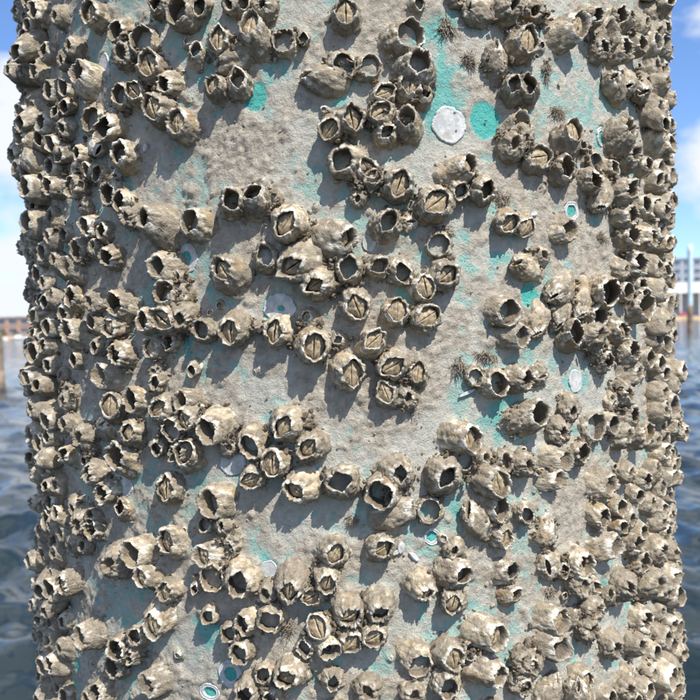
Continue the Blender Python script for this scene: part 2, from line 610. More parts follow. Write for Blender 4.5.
m -47.9 -23.1 4.8 5.5 2.0 29 14 -107
m -47.4 -33.8 4.4 5.2 1.9 6 10 127
e -52.6 -72.1 4.0 6.2 2.4 -22 30 78
p -54.0 -10.6 5.0 5.8 2.5 -30 6 -70
e -32.9 -6.6 5.2 6.7 3.2 -15 5 -27
e -66.9 -40.0 4.6 7.7 3.0 -16 5 -90
e -59.8 -49.0 4.1 5.8 2.3 -24 21 56
m -47.4 -20.7 3.8 3.9 1.7 17 2 76
p -21.1 -10.4 3.0 4.0 1.8 0 29 -99
e -21.6 -23.0 4.0 5.6 2.7 10 32 158
p -21.3 -27.2 5.0 6.3 3.0 -20 19 -143
e -17.6 -29.3 5.6 6.9 3.8 -25 26 -152
e -22.3 -41.1 5.3 6.8 3.5 20 17 84
p -8.3 -30.2 6.2 7.4 3.4 30 9 -176
p -5.3 -36.4 4.9 7.1 2.9 40 9 -174
e -13.1 -34.1 5.0 5.7 3.7 -25 30 -104
p -10.2 -42.1 5.1 6.5 3.9 0 9 106
p -13.1 -46.4 4.4 5.6 3.2 70 10 -118
p -6.5 -49.2 5.8 7.8 2.9 -60 23 -153
e -17.5 -55.1 5.6 6.8 4.0 -10 33 175
e -20.1 -63.2 3.1 4.0 2.0 10 9 110
m -17.7 -62.8 3.4 4.2 1.5 11 5 45
e -1.7 -49.1 5.7 7.3 3.7 75 15 121
m -5.8 -28.3 1.9 2.6 0.8 -19 43 174
p -1.1 -13.4 5.6 6.7 4.1 0 21 -23
m -17.1 -37.9 2.9 3.5 1.2 -33 35 15
p 5.0 -12.0 5.2 6.1 3.5 60 5 -158
p 8.2 -16.0 3.8 4.7 2.7 10 22 119
p 4.4 -21.8 4.3 5.9 3.0 -20 26 136
m 6.4 -21.5 3.7 3.9 1.5 4 20 -67
b 15.6 -16.9 3.4 2.9 2.8 -34 1 -95
e 18.1 -19.6 5.1 5.3 3.8 -20 7 55
e 21.4 -18.2 4.7 6.1 2.7 0 22 -7
p 12.7 -35.7 5.5 8.3 3.7 -10 34 -7
b 13.5 -43.7 4.2 2.9 3.1 -30 20 1
e 10.9 -48.1 6.3 7.8 3.1 40 7 89
e 4.8 -46.1 5.7 6.9 2.7 0 9 -2
e 3.7 -50.9 6.1 7.8 4.5 -15 21 -167
s 4.1 -59.6 4.8 8.7 1.8 0 62 22
b 9.3 -58.9 4.5 4.1 4.0 0 13 171
m 19.3 -45.5 4.1 4.3 2.6 -14 12 74
p 16.8 -49.9 5.4 7.1 3.8 -10 18 -24
e 17.4 -59.2 4.8 5.5 3.3 10 21 -10
s 15.9 -65.0 4.7 8.9 2.8 10 62 133
m 22.0 -46.1 4.3 5.5 1.8 -6 7 -39
e 22.6 -62.6 3.8 4.6 2.3 -20 12 -171
m 21.0 -32.8 4.1 4.9 1.7 -14 30 32
m 16.4 -43.4 3.3 3.4 1.4 -19 15 15
s 25.6 -17.5 3.9 3.0 1.7 80 14 -87
e 22.8 -32.7 6.0 8.7 3.5 0 32 54
b 34.6 -38.5 5.5 4.1 4.4 0 23 34
p 38.6 -35.7 4.0 4.6 2.7 -2 14 -76
s 40.2 -28.9 4.0 3.4 1.6 30 27 -129
m 30.7 -28.6 4.3 5.1 1.9 -7 31 -107
e 31.9 -45.5 4.3 4.8 3.3 10 7 114
e 26.0 -45.1 4.3 8.2 2.6 20 58 -10
e 25.5 -52.9 3.9 6.8 2.2 0 48 0
e 35.1 -56.6 5.2 8.1 2.9 20 38 -16
e 35.3 -67.0 4.8 6.1 2.9 10 23 -71
e 39.8 -65.9 4.0 5.0 2.7 -5 12 -65
e 45.3 -64.4 3.8 5.2 2.3 -10 12 -110
e 37.9 -14.3 4.3 5.4 2.3 6 15 -170
e 42.9 -20.7 5.7 8.8 1.9 0 49 11
p 66.8 -22.2 4.0 4.9 2.0 0 8 -17
m 67.2 -16.3 3.6 5.0 1.5 36 3 -166
m 42.3 -26.3 5.2 5.6 2.2 -19 8 -36
e 43.9 -36.6 5.1 5.9 2.4 -10 18 80
m 55.5 -29.5 5.3 6.5 2.2 33 6 -174
e 66.6 -39.4 4.8 7.3 3.2 36 12 87
m 66.1 -39.8 4.8 9.1 2.0 -9 12 -85
m 56.8 -42.1 5.5 6.0 2.3 -5 22 -107
e 66.4 -46.6 4.8 9.1 2.4 -20 6 -97
m 66.9 -63.1 5.3 6.8 2.2 31 4 -158
m 53.2 -61.6 5.0 6.4 2.1 0 32 98
e 47.9 -61.2 5.2 6.1 2.5 -4 8 144
m 66.6 -67.2 4.6 8.8 2.0 24 9 -111
m 62.6 -75.2 4.6 5.2 1.9 25 19 -64
m 50.8 -71.4 4.5 4.8 2.0 -10 5 4
s 26.1 -68.4 4.4 3.4 1.7 30 12 56
p 46.6 -43.5 5.2 6.5 3.3 21 5 98
m 41.2 -42.6 5.0 5.9 2.1 15 13 54
e 55.5 -67.7 4.7 6.0 2.6 3 9 158
m 42.9 -55.8 4.1 5.1 1.7 32 10 -179
p 50.1 -15.8 4.7 5.5 3.0 0 11 65
m 28.3 -36.6 4.3 4.9 1.8 -4 4 -91
m 43.2 -72.2 4.7 5.4 2.0 4 11 -136
p -25.2 -70.5 5.6 6.2 3.4 -10 23 112
e -29.6 -74.0 5.4 7.7 4.4 -15 33 -176
p -28.7 -83.1 4.5 6.4 2.9 -10 28 159
m -35.2 -79.5 6.1 6.6 2.6 37 5 167
p -26.0 -86.2 4.1 5.1 2.9 7 8 153
p -27.4 -93.6 5.7 7.3 4.3 -15 39 -123
e -41.6 -108.6 5.5 8.2 3.4 -10 36 -162
e -35.9 -111.5 5.6 7.0 3.2 -40 18 53
e -32.8 -106.1 4.6 5.9 2.5 13 28 44
e -37.0 -117.3 4.7 5.3 3.1 -20 4 -140
e -33.2 -110.3 4.1 5.3 2.3 -2 13 -89
e -27.4 -116.6 5.2 9.0 4.0 -20 54 -158
e -40.4 -127.9 5.0 6.4 3.3 10 16 -123
e -41.2 -70.6 4.4 5.4 3.3 10 6 84
p -48.4 -92.0 5.7 7.9 3.2 -4 9 -93
m -67.4 -111.1 5.8 6.5 2.4 20 13 -66
p -53.1 -111.5 4.2 5.1 2.2 26 8 -99
m -52.1 -77.2 4.3 4.7 2.0 -5 15 171
e -66.8 -136.4 4.6 8.8 2.4 -2 3 -39
m -55.1 -88.0 4.7 6.3 2.0 20 20 110
m -66.9 -102.3 4.6 8.0 2.0 -15 2 63
m -48.5 -79.2 4.4 4.4 1.9 -26 15 -94
m -44.5 -77.0 3.7 4.3 1.7 36 15 -11
m -64.4 -114.3 4.2 5.6 1.9 -14 32 -90
m -53.4 -124.9 5.0 6.0 2.1 -8 22 109
e -58.7 -137.3 4.8 5.3 3.2 13 6 -63
e -53.9 -143.4 4.6 5.3 2.9 38 9 78
m -67.0 -157.4 4.5 7.3 2.0 -19 18 89
m -45.4 -135.7 3.8 4.3 1.7 1 13 51
e -66.9 -87.3 4.4 7.4 2.6 -14 2 -109
p -18.2 -73.3 4.8 7.8 3.3 -20 50 174
s -16.6 -67.3 3.6 3.6 2.1 -20 41 -97
b -19.4 -78.6 5.5 4.7 4.3 0 17 -66
e -15.2 -79.0 6.2 6.8 3.9 20 11 -76
e -21.9 -83.2 2.8 3.5 1.7 19 18 -95
e -20.2 -93.1 3.2 4.3 2.3 37 7 36
m -11.8 -83.3 3.4 3.8 1.8 -6 14 -121
p -8.5 -78.9 5.5 7.7 3.1 10 23 -97
p -5.9 -85.3 3.7 5.2 2.7 60 14 101
p -3.5 -70.6 5.0 6.2 2.9 30 17 7
p -4.2 -77.6 4.3 6.4 2.7 20 15 -64
e -14.3 -93.4 4.4 5.3 3.1 -10 20 -164
e -11.6 -91.5 5.0 6.3 3.6 60 7 -37
e -17.1 -98.2 3.6 4.4 2.6 33 3 122
e -15.4 -102.8 4.1 5.4 3.3 -20 6 -141
p -5.0 -95.8 5.0 6.2 3.5 -20 27 113
e -5.0 -96.8 4.5 7.9 3.5 60 45 -60
e -6.8 -100.6 3.5 4.1 2.9 -10 17 -144
p -1.7 -88.2 5.3 6.0 3.0 60 21 -69
p -1.8 -98.4 4.7 6.3 2.9 40 16 -4
p -8.9 -108.6 5.8 6.9 2.9 70 7 -151
e -12.7 -111.6 3.9 5.4 2.3 40 25 71
e -14.8 -115.9 5.1 6.2 2.8 36 4 -113
e -11.5 -116.6 3.4 4.6 2.3 -6 11 -129
e -4.1 -110.9 3.9 4.9 2.4 10 14 -30
p 2.4 -70.2 4.6 6.9 2.7 60 15 51
p 18.2 -68.6 4.0 5.0 2.6 10 22 -27
e 11.5 -79.1 5.4 7.2 2.6 60 29 0
m 12.4 -71.4 3.4 4.3 1.5 21 18 -156
p 7.3 -81.9 4.7 6.9 1.9 60 23 -45
p 12.2 -88.2 4.7 6.3 2.6 20 20 164
e 18.6 -81.9 4.5 5.8 2.5 20 32 25
e 19.1 -89.0 4.0 6.1 2.0 40 36 9
e 2.3 -87.4 5.0 6.2 2.4 60 24 -85
p 1.4 -97.2 4.3 5.6 2.7 60 6 23
b 6.8 -105.0 5.5 4.7 3.9 20 42 -69
p 10.5 -104.3 5.0 6.4 3.4 -10 28 -35
e 10.6 -114.2 5.0 5.3 3.1 10 12 -90
p 15.1 -99.3 5.6 8.6 3.6 20 34 -10
p 14.7 -110.7 5.5 9.4 3.0 15 46 -18
m 0.4 -115.1 4.5 4.6 2.2 -26 7 31
m 6.0 -117.5 4.2 4.5 1.8 20 10 18
m 21.7 -111.4 4.5 4.7 1.9 9 13 -158
m 20.7 -117.2 3.8 4.1 1.7 39 19 -102
b 14.3 -105.6 4.6 4.2 2.8 20 13 120
s 25.8 -70.8 4.8 4.8 2.9 5 42 17
s 26.8 -81.4 5.1 5.0 3.0 -15 41 -166
e 28.2 -83.7 3.4 4.3 2.2 -6 4 176
e 30.6 -81.9 5.2 6.8 3.5 30 22 -55
e 34.8 -79.8 5.6 10.2 3.6 10 49 1
e 43.9 -83.8 4.5 5.3 2.8 -22 15 46
m 31.1 -86.9 5.4 6.3 2.3 2 31 -84
e 33.4 -91.5 3.9 5.0 2.1 -34 30 -29
m 38.5 -99.8 3.4 4.2 1.6 -3 35 122
p 29.6 -94.7 1.9 3.3 1.0 32 45 144
s 30.8 -101.8 3.7 3.2 2.1 -20 31 -28
p 24.9 -98.7 5.1 7.6 3.6 10 37 -12
m 33.5 -100.2 4.6 5.3 1.9 32 6 12
e 24.1 -106.0 5.0 8.6 4.1 20 47 -21
m 41.1 -96.5 5.8 6.9 2.4 -28 9 -169
e 43.7 -95.2 3.2 3.7 1.7 38 19 -60
m 48.4 -101.0 6.9 8.4 2.9 0 7 82
m 52.8 -90.3 6.1 7.1 2.6 -20 2 164
e 46.4 -91.6 5.2 5.7 3.3 9 4 59
e 46.3 -112.0 6.0 6.5 3.1 16 11 -87
e 54.6 -126.2 5.3 6.1 2.9 9 11 -38
m 56.4 -118.2 4.0 4.4 1.8 -14 7 -7
m 38.3 -115.7 4.9 5.6 2.1 -11 12 -127
m 44.4 -120.2 4.9 5.7 2.1 -29 4 -146
s 43.2 -131.5 4.7 3.8 2.1 60 24 64
s 59.2 -147.9 4.9 3.7 2.2 -30 10 19
e 66.3 -160.2 5.1 7.6 2.9 16 14 62
m 41.2 -134.5 5.0 5.8 2.1 -31 8 134
e 46.6 -138.4 4.6 5.8 2.8 6 19 -76
m 22.5 -112.2 5.2 5.5 2.2 -13 6 -94
s 25.6 -126.9 5.1 8.2 1.9 20 62 65
s 31.9 -131.3 5.7 10.8 2.1 20 62 124
p 31.3 -123.0 4.7 5.7 2.6 -6 6 -46
e 21.5 -119.3 3.9 4.2 2.2 34 6 -142
m 33.1 -106.3 4.9 5.5 2.1 38 13 -172
e 51.6 -129.5 5.0 5.3 2.5 -21 5 -105
e 60.2 -143.3 4.7 6.6 2.7 9 9 117
m 49.4 -134.3 4.5 5.2 1.9 9 25 -70
m 58.5 -102.8 5.3 6.7 2.2 -23 1 78
e 57.3 -86.2 5.2 6.6 2.6 17 4 154
e 40.4 -74.4 4.0 5.0 2.2 -31 5 -162
e 45.9 -78.1 4.4 6.3 2.5 -7 16 -53
"""
ROWS = []
for ln in TABLE.strip().splitlines():
    f = ln.split()
    ROWS.append([f[0]] + [float(x) for x in f[1:]])

# scars: name, angle, height, half width, half height (mm), hole fraction, ribs
SCARS = [
    ('white ribbed disc', 13.3, 63.6, 5.9, 5.7, 0, 40, 'round white finely ribbed shell disc on bare teal paint'),
    ('teal disc', 18.4, 65.7, 5.4, 6.1, None, 0),
    ('dark teal spot', -11.7, 74.2, 4.2, 4.4, None, 0),
    ('white ring with teal centre', -22.2, 24.5, 4.3, 4.9, 0.42, 0, 'white oval ring with a teal centre'),
    ('chalky oval disc', -9.3, 7.2, 5.5, 4.3, 0.2, 0, 'chalky white oval disc with a small teal hole'),
    ('small white flake', 2.4, 26.5, 2.2, 2.8, 0, 0, 'small smooth white flake stuck beside an empty barnacle'),
    ('blue white disc', -16.4, -42.8, 4.7, 4.2, 0, 0, 'flat blue white disc between clustered barnacles'),
    ('pale scalloped disc', -35.8, -53.5, 6.1, 4.2, 0, 24, 'pale disc with a scalloped edge on the shaded flank'),
    ('dull teal oval', 24.6, 8.8, 3.7, 4.0, None, 0),
    ('teal ring', 32.6, 37.9, 3.7, 3.4, 0.6, 0, 'thin pale ring around bare teal paint'),
    ('narrow green white oval', 39.8, 65.4, 3.0, 3.6, 0.55, 0, 'narrow green white oval ring on pale paint'),
    ('pale blue teardrop', 32.7, -20.8, 3.3, 4.2, 0, 0, 'pale blue teardrop shaped scar with muddy edges'),
    ('tall pale shard', -36.0, 92.2, 3.0, 5.9, 0, 0, 'tall pale blue shard of shell lying flat'),
    ('chalky white ring', -21.1, -119.9, 3.9, 3.0, 0.55, 0, 'chalky white ring near the lower clusters'),
    ('lavender ring', -17.8, -112.8, 4.5, 4.6, 0.5, 0, 'lavender grey ring left by a lost barnacle'),
    ('small chipped ring', 9.5, -67.9, 2.6, 2.9, 0.6, 0, 'small chipped white ring with teal inside'),
    ('ribbed fan', -11.9, -77.1, 3.0, 2.9, 0, 22, 'translucent ribbed fan of shell under the empty barnacle'),
    ('bluish sliver', -47.1, 115.3, 2.5, 3.0, 0, 0, 'bluish white sliver on the shaded flank'),
]
# bare paint patches and thick mud patches: angle, height, radius mm, amount
PATCH = [
    (11.4, 68.1, 7.0, -1.10),
    (12.2, 77.0, 4.4, -0.70),
    (16.8, 55.9, 6.4, -0.40),
    (11.0, 90.0, 6.9, -0.80),
    (20.3, -28.5, 7.9, -0.80),
    (16.1, -6.8, 2.9, -0.80),
    (-21.8, 19.9, 4.6, -0.90),
    (-19.2, 87.8, 6.5, -0.40),
    (-10.7, 72.8, 6.3, -0.50),
    (-8.5, -35.3, 7.7, -0.60),
    (-12.7, -70.3, 6.5, -1.00),
    (-1.7, -63.7, 4.5, -1.00),
    (-9.5, -63.6, 3.2, -1.00),
    (14.6, -19.6, 3.9, -0.80),
    (29.9, -2.9, 6.8, -0.50),
    (26.5, 10.7, 5.4, -0.60),
    (16.9, 1.3, 5.2, -0.50),
    (-18.2, 10.3, 4.5, -0.60),
    (-13.6, -15.9, 5.8, -0.40),
    (2.2, -58.2, 5.1, -0.90),
    (8.0, -60.6, 4.5, -0.80),
    (28.1, 74.3, 8.0, -0.50),
    (34.9, 69.7, 6.2, -0.60),
    (20.2, 25.5, 4.6, -0.40),
    (-2.4, 35.6, 3.8, -0.30),
    (-22.3, -102.8, 6.7, -0.90),
    (-37.5, -102.4, 7.2, -0.50),
    (-38.4, 1.8, 5.0, -0.30),
    (32.7, -16.9, 8.3, -0.60),
    (28.5, -47.1, 4.8, -0.60),
    (22.4, -52.2, 4.7, -0.40),
    (9.1, -85.0, 6.4, -0.50),
    (16.0, -90.1, 5.2, -0.40),
    (-26.5, 34.5, 4.7, -0.50),
    (-32.5, 100.5, 5.5, -0.70),
    (-1.5, -48.3, 3.2, -0.60),
    (-12.6, 57.4, 12.7, 0.70),
    (-5.8, 68.8, 9.4, 0.50),
    (-10.1, 44.4, 7.6, 0.40),
    (5.8, -23.4, 10.8, 0.70),
    (0.6, -32.5, 8.2, 0.60),
    (14.5, 39.8, 7.7, 0.40),
    (36.4, 17.8, 9.2, 0.80),
    (39.0, 28.6, 7.1, 0.50),
    (-18.0, -25.6, 7.8, 0.40),
    (-4.4, -22.6, 8.3, 0.40),
    (8.5, -14.1, 7.0, 0.50),
    (15.8, 87.6, 6.4, 0.40),
    (26.8, 40.8, 7.4, 0.20),
    (29.2, -61.1, 10.3, 0.40),
    (5.5, -49.0, 5.7, 0.40),
    (-6.3, -67.4, 4.5, 0.50),
    (16.1, -80.3, 6.5, 0.30),
    (0.9, -7.1, 6.3, 0.20),
    (-14.8, 91.1, 6.4, 0.30),
    (-3.0, 93.2, 6.2, 0.40),
    (-12.1, -3.1, 7.0, 0.30),
    (30.1, 88.3, 5.4, 0.30),
]
TUFTS = [
    (13.6, 94.5, 3.3, "dark dried weed tuft on teal paint near the piling's top"),
    (16.1, 84.5, 3.0, 'dried weed tuft under two slit barnacles'),
    (30.0, 71.6, 3.2, 'dried weed tuft clinging to pale paint'),
    (20.6, 40.8, 2.8, 'bushy weed tuft beside an empty barnacle'),
    (13.7, -13.0, 3.4, 'spiky weed tuft above the broken shell chips'),
    (17.8, -10.5, 2.8, 'branching weed tuft above an empty barnacle'),
    (10.3, -75.5, 2.8, 'purplish weed tuft above two barnacles'),
    (-9.3, -95.1, 2.8, 'brown weed tuft among cream barnacles'),
    (28.4, 84.4, 2.5, 'muddy weed tuft on a trickle of mud'),
    (17.6, -42.8, 2.8, "shaggy weed tuft at the cluster's edge"),
    (-0.7, -61.2, 2.1, 'pinkish brown weed tuft on dark teal paint'),
    (-22.5, 69.6, 2.5, 'weed tuft under a muddy barnacle'),
    (12.6, 29.9, 1.8, "small weed tuft on a broken barnacle's rim"),
    (7.1, -23.5, 2.7, 'muddy weed tuft under closed barnacles'),
    (26.7, -91.0, 2.6, 'dark weed tuft below a side lying barnacle'),
    (39.0, 30.4, 2.7, 'weed tuft hanging on thick mud'),
    (-44.9, -74.6, 2.8, 'weed tuft on the shaded flank'),
]

# extra crowd on the flanks and above and below: same kinds, packed by chance
rnd = random.Random(11)
FILL = []
occupied = [(math.radians(r[1]) * R * 1000, r[2], r[3]) for r in ROWS]
tries = 0
while tries < 9000:
    tries += 1
    th = rnd.uniform(-112, 112)
    z = rnd.uniform(-205, 205)
    lim = 121 + 62 * (1 - math.cos(math.radians(th)))
    inside_frame = abs(z) < lim
    if inside_frame and abs(th) < 54: continue
    if not inside_frame and abs(th) < 54 and rnd.random() < .5: continue
    r = rnd.uniform(3.6, 6.2) if abs(th) < 54 else rnd.uniform(4.2, 6.6)
    s = math.radians(th) * R * 1000
    k = .60 if abs(th) > 54 else .8
    if any(abs(s - a) < 14 and (s - a) ** 2 + (z - b_) ** 2 < (k * (r + c)) ** 2 for a, b_, c in occupied): continue
    occupied.append((s, z, r))
    st = rnd.choice("eepmme")
    FILL.append([st, th, z, r, r * rnd.uniform(1.05, 1.5), r * (rnd.uniform(.45, .65) if st != 'm' else .35),
                 rnd.uniform(-60, 60), rnd.uniform(0, 30), rnd.uniform(0, 360)])
for _k in range(110):      # young ones, a few millimetres across
    FILL.append([rnd.choice("eep"), rnd.uniform(-60, 60), rnd.uniform(-150, 150), rnd.uniform(1.0, 2.2), 0, 0, rnd.uniform(-60, 60), rnd.uniform(0, 15), rnd.uniform(0, 360)])
    FILL[-1][4] = FILL[-1][3] * .8
    FILL[-1][5] = FILL[-1][3] * .5
# on the flanks they also grow on top of one another, in hummocks
PILED = []
spots = []
tries = 0
while tries < 9000 and len(PILED) < 260:
    tries += 1
    th = rnd.choice((-1, -1, 1)) * rnd.uniform(55, 88)
    z = rnd.uniform(-175, 175)
    hum = math.sin(z * .061 + (4.3 if th > 0 else 2.8)) + .8 * math.sin(z * .143 + th * .05) + .5 * math.sin(th * .4 + z * .03)
    if hum < rnd.uniform(-.1, .7): continue
    r = rnd.uniform(3.6, 5.8)
    s = math.radians(th) * R * 1000
    if any((s - a) ** 2 + (z - b_) ** 2 < (.72 * (r + c)) ** 2 for a, b_, c in spots): continue
    spots.append((s, z, r))
    st = rnd.choice("eepms")
    PILED.append([st, th, z, r, r * rnd.uniform(1.1, 1.6), r * (rnd.uniform(.45, .65) if st != 'm' else .42),
                  rnd.uniform(-60, 60), rnd.uniform(0, 40), rnd.uniform(0, 360), rnd.uniform(1.5, 3.6) if th > 0 else rnd.uniform(2.2, 4.8)])


# ------------------------------------------------------------------ the piling
def build_piling():
    fine = np.radians(np.arange(-84, 84.01, .29))
    back = np.radians(np.arange(88, 273, 6.0))
    th = np.concatenate([fine, back])
    zf = np.arange(-.2, .2001, .00074)
    z = np.concatenate([np.arange(-1.9, -.2, .04), zf, np.arange(.22, .8, .04)])
    nr, nc = len(z), len(th)
    Z, TH = np.meshgrid(z, th, indexing='ij')
    Z, TH = Z.ravel(), TH.ravel()
    S = np.where(TH > math.pi, TH - 2 * math.pi, TH) * R * 1000
    ZM = Z * 1000
    P = np.stack([R * np.sin(TH), -R * np.cos(TH), Z], 1)
    low = fbm(P * 26 + 3.7, 4, .55)
    bias = np.zeros(len(Z))
    clean = np.zeros(len(Z))

    def window(s0, z0, rr):
        return np.nonzero((np.abs(S - s0) < rr) & (np.abs(ZM - z0) < rr))[0]
    for (a, zz, rr, amt) in PATCH:
        s0 = math.radians(a) * R * 1000
        ix = window(s0, zz, rr * 2.2)
        d = np.hypot(S[ix] - s0, ZM[ix] - zz) / rr
        bias[ix] += amt * np.exp(-d * d * 1.2)
    wob = fbm(P * 190, 3)
    mud = sstep(-.32, .26, low + .8 * bias + .38 * wob)
    fil = np.zeros(len(Z))
    for r_ in ROWS + FILL:
        s0 = math.radians(r_[1]) * R * 1000
        ix = window(s0, r_[2], r_[3] * 2.0)
        d = np.hypot(S[ix] - s0, ZM[ix] - r_[2]) / r_[3]
        fil[ix] = np.maximum(fil[ix], np.exp(-np.clip(d - .85, 0, 9) ** 2 * 16))
    mud = np.clip(mud + fil * .55 * sstep(-.2, .4, wob + .15), 0, 1)
    for nm, a, zz, w, hh, hole, ribs, *_ in SCARS:
        s0 = math.radians(a) * R * 1000
        ix = window(s0, zz, max(w, hh) * 1.5)
        d = np.hypot((S[ix] - s0) / w, (ZM[ix] - zz) / hh) + .05 * wob[ix]
        cl = 1 - sstep(.95, 1.08, d)
        clean[ix] = np.maximum(clean[ix], cl)
        mud[ix] *= 1 - cl
    film = np.clip(sstep(-.45, .25, fbm(P * 75 + 9.1, 4, .6) + .30 * wob + .48 - .66 * np.clip(-bias, 0, 1)), 0, 1)
    fleck = sstep(.18, .42, fbm(P * 150 + 4.4, 4, .6) - .28 - 1.3 * np.clip(bias, 0, 1) + .5 * sstep(-.1, .5, fbm(P * 18 + 8.8, 2)))
    film = film * (1 - .55 * fleck)
    mud = mud * (1 - .7 * fleck * sstep(.85, .4, np.clip(low + bias, -1, 1)))
    film = np.where(clean > .01, film * (1 - clean) + .03 * clean, film)
    lump = fbm(P * 110 + 1.3, 4, .55)
    grit = fbm(P * 480 + 2.2, 3, .65)
    fine_n = fbm(P * 620, 3, .6)
    # dry mud breaks into crusty scales and little ridges
    flake = sstep(-.06, .10, fbm(P * 150 + 5.0, 4, .6)) + .7 * sstep(.02, .14, fbm(P * 330 + 6.0, 3, .6))
    hgt = mud * (.3 + .45 * lump + .22 * flake + .45 * np.clip(grit, -.2, 1) + .45 * fine_n * sstep(-.1, .5, lump + bias)) + .09 * fine_n + .10 * fbm(P * 300, 2) + fil * .7
    hgt = hgt - clean * .25
    rad = R + hgt * .001
    P2 = np.stack([rad * np.sin(TH), -rad * np.cos(TH), Z + EYE], 1)
    col = np.stack([mud, film, clean, np.ones(len(Z))], 1)
    q = grid_faces(nr, nc, True)
    me = mesh_from("piling", P2, q, None, col, M_PILE)
    # closed top
    o = link("piling", me)
    tag(o, "thick round teal painted piling caked in dried grey mud", "piling")
    j = Join()
    n = 64
    ring = [(R * 1.0 * math.cos(2 * math.pi * i / n), R * math.sin(2 * math.pi * i / n), EYE + .779) for i in range(n)]
    j.add(ring + [(0, 0, EYE + .80)], None, [(i, (i + 1) % n, n) for i in range(n)])
    link("top_cap", j.mesh("top_cap", M_PILE), o)
    return o


build_piling()


# ------------------------------------------------------------------ barnacles
def rotm(lean, ld):
    a = math.radians(ld)
    ax = Vector((-math.sin(a), math.cos(a), 0))
    return np.array(Matrix.Rotation(math.radians(lean), 3, ax))


def aperture(phi, a, asp, p, ang, kite):
    c, s = np.cos(phi - ang), np.sin(phi - ang)
    return a * (np.abs(c) ** p + np.abs(s / asp) ** p) ** (-1 / p) * (1 + kite * c)


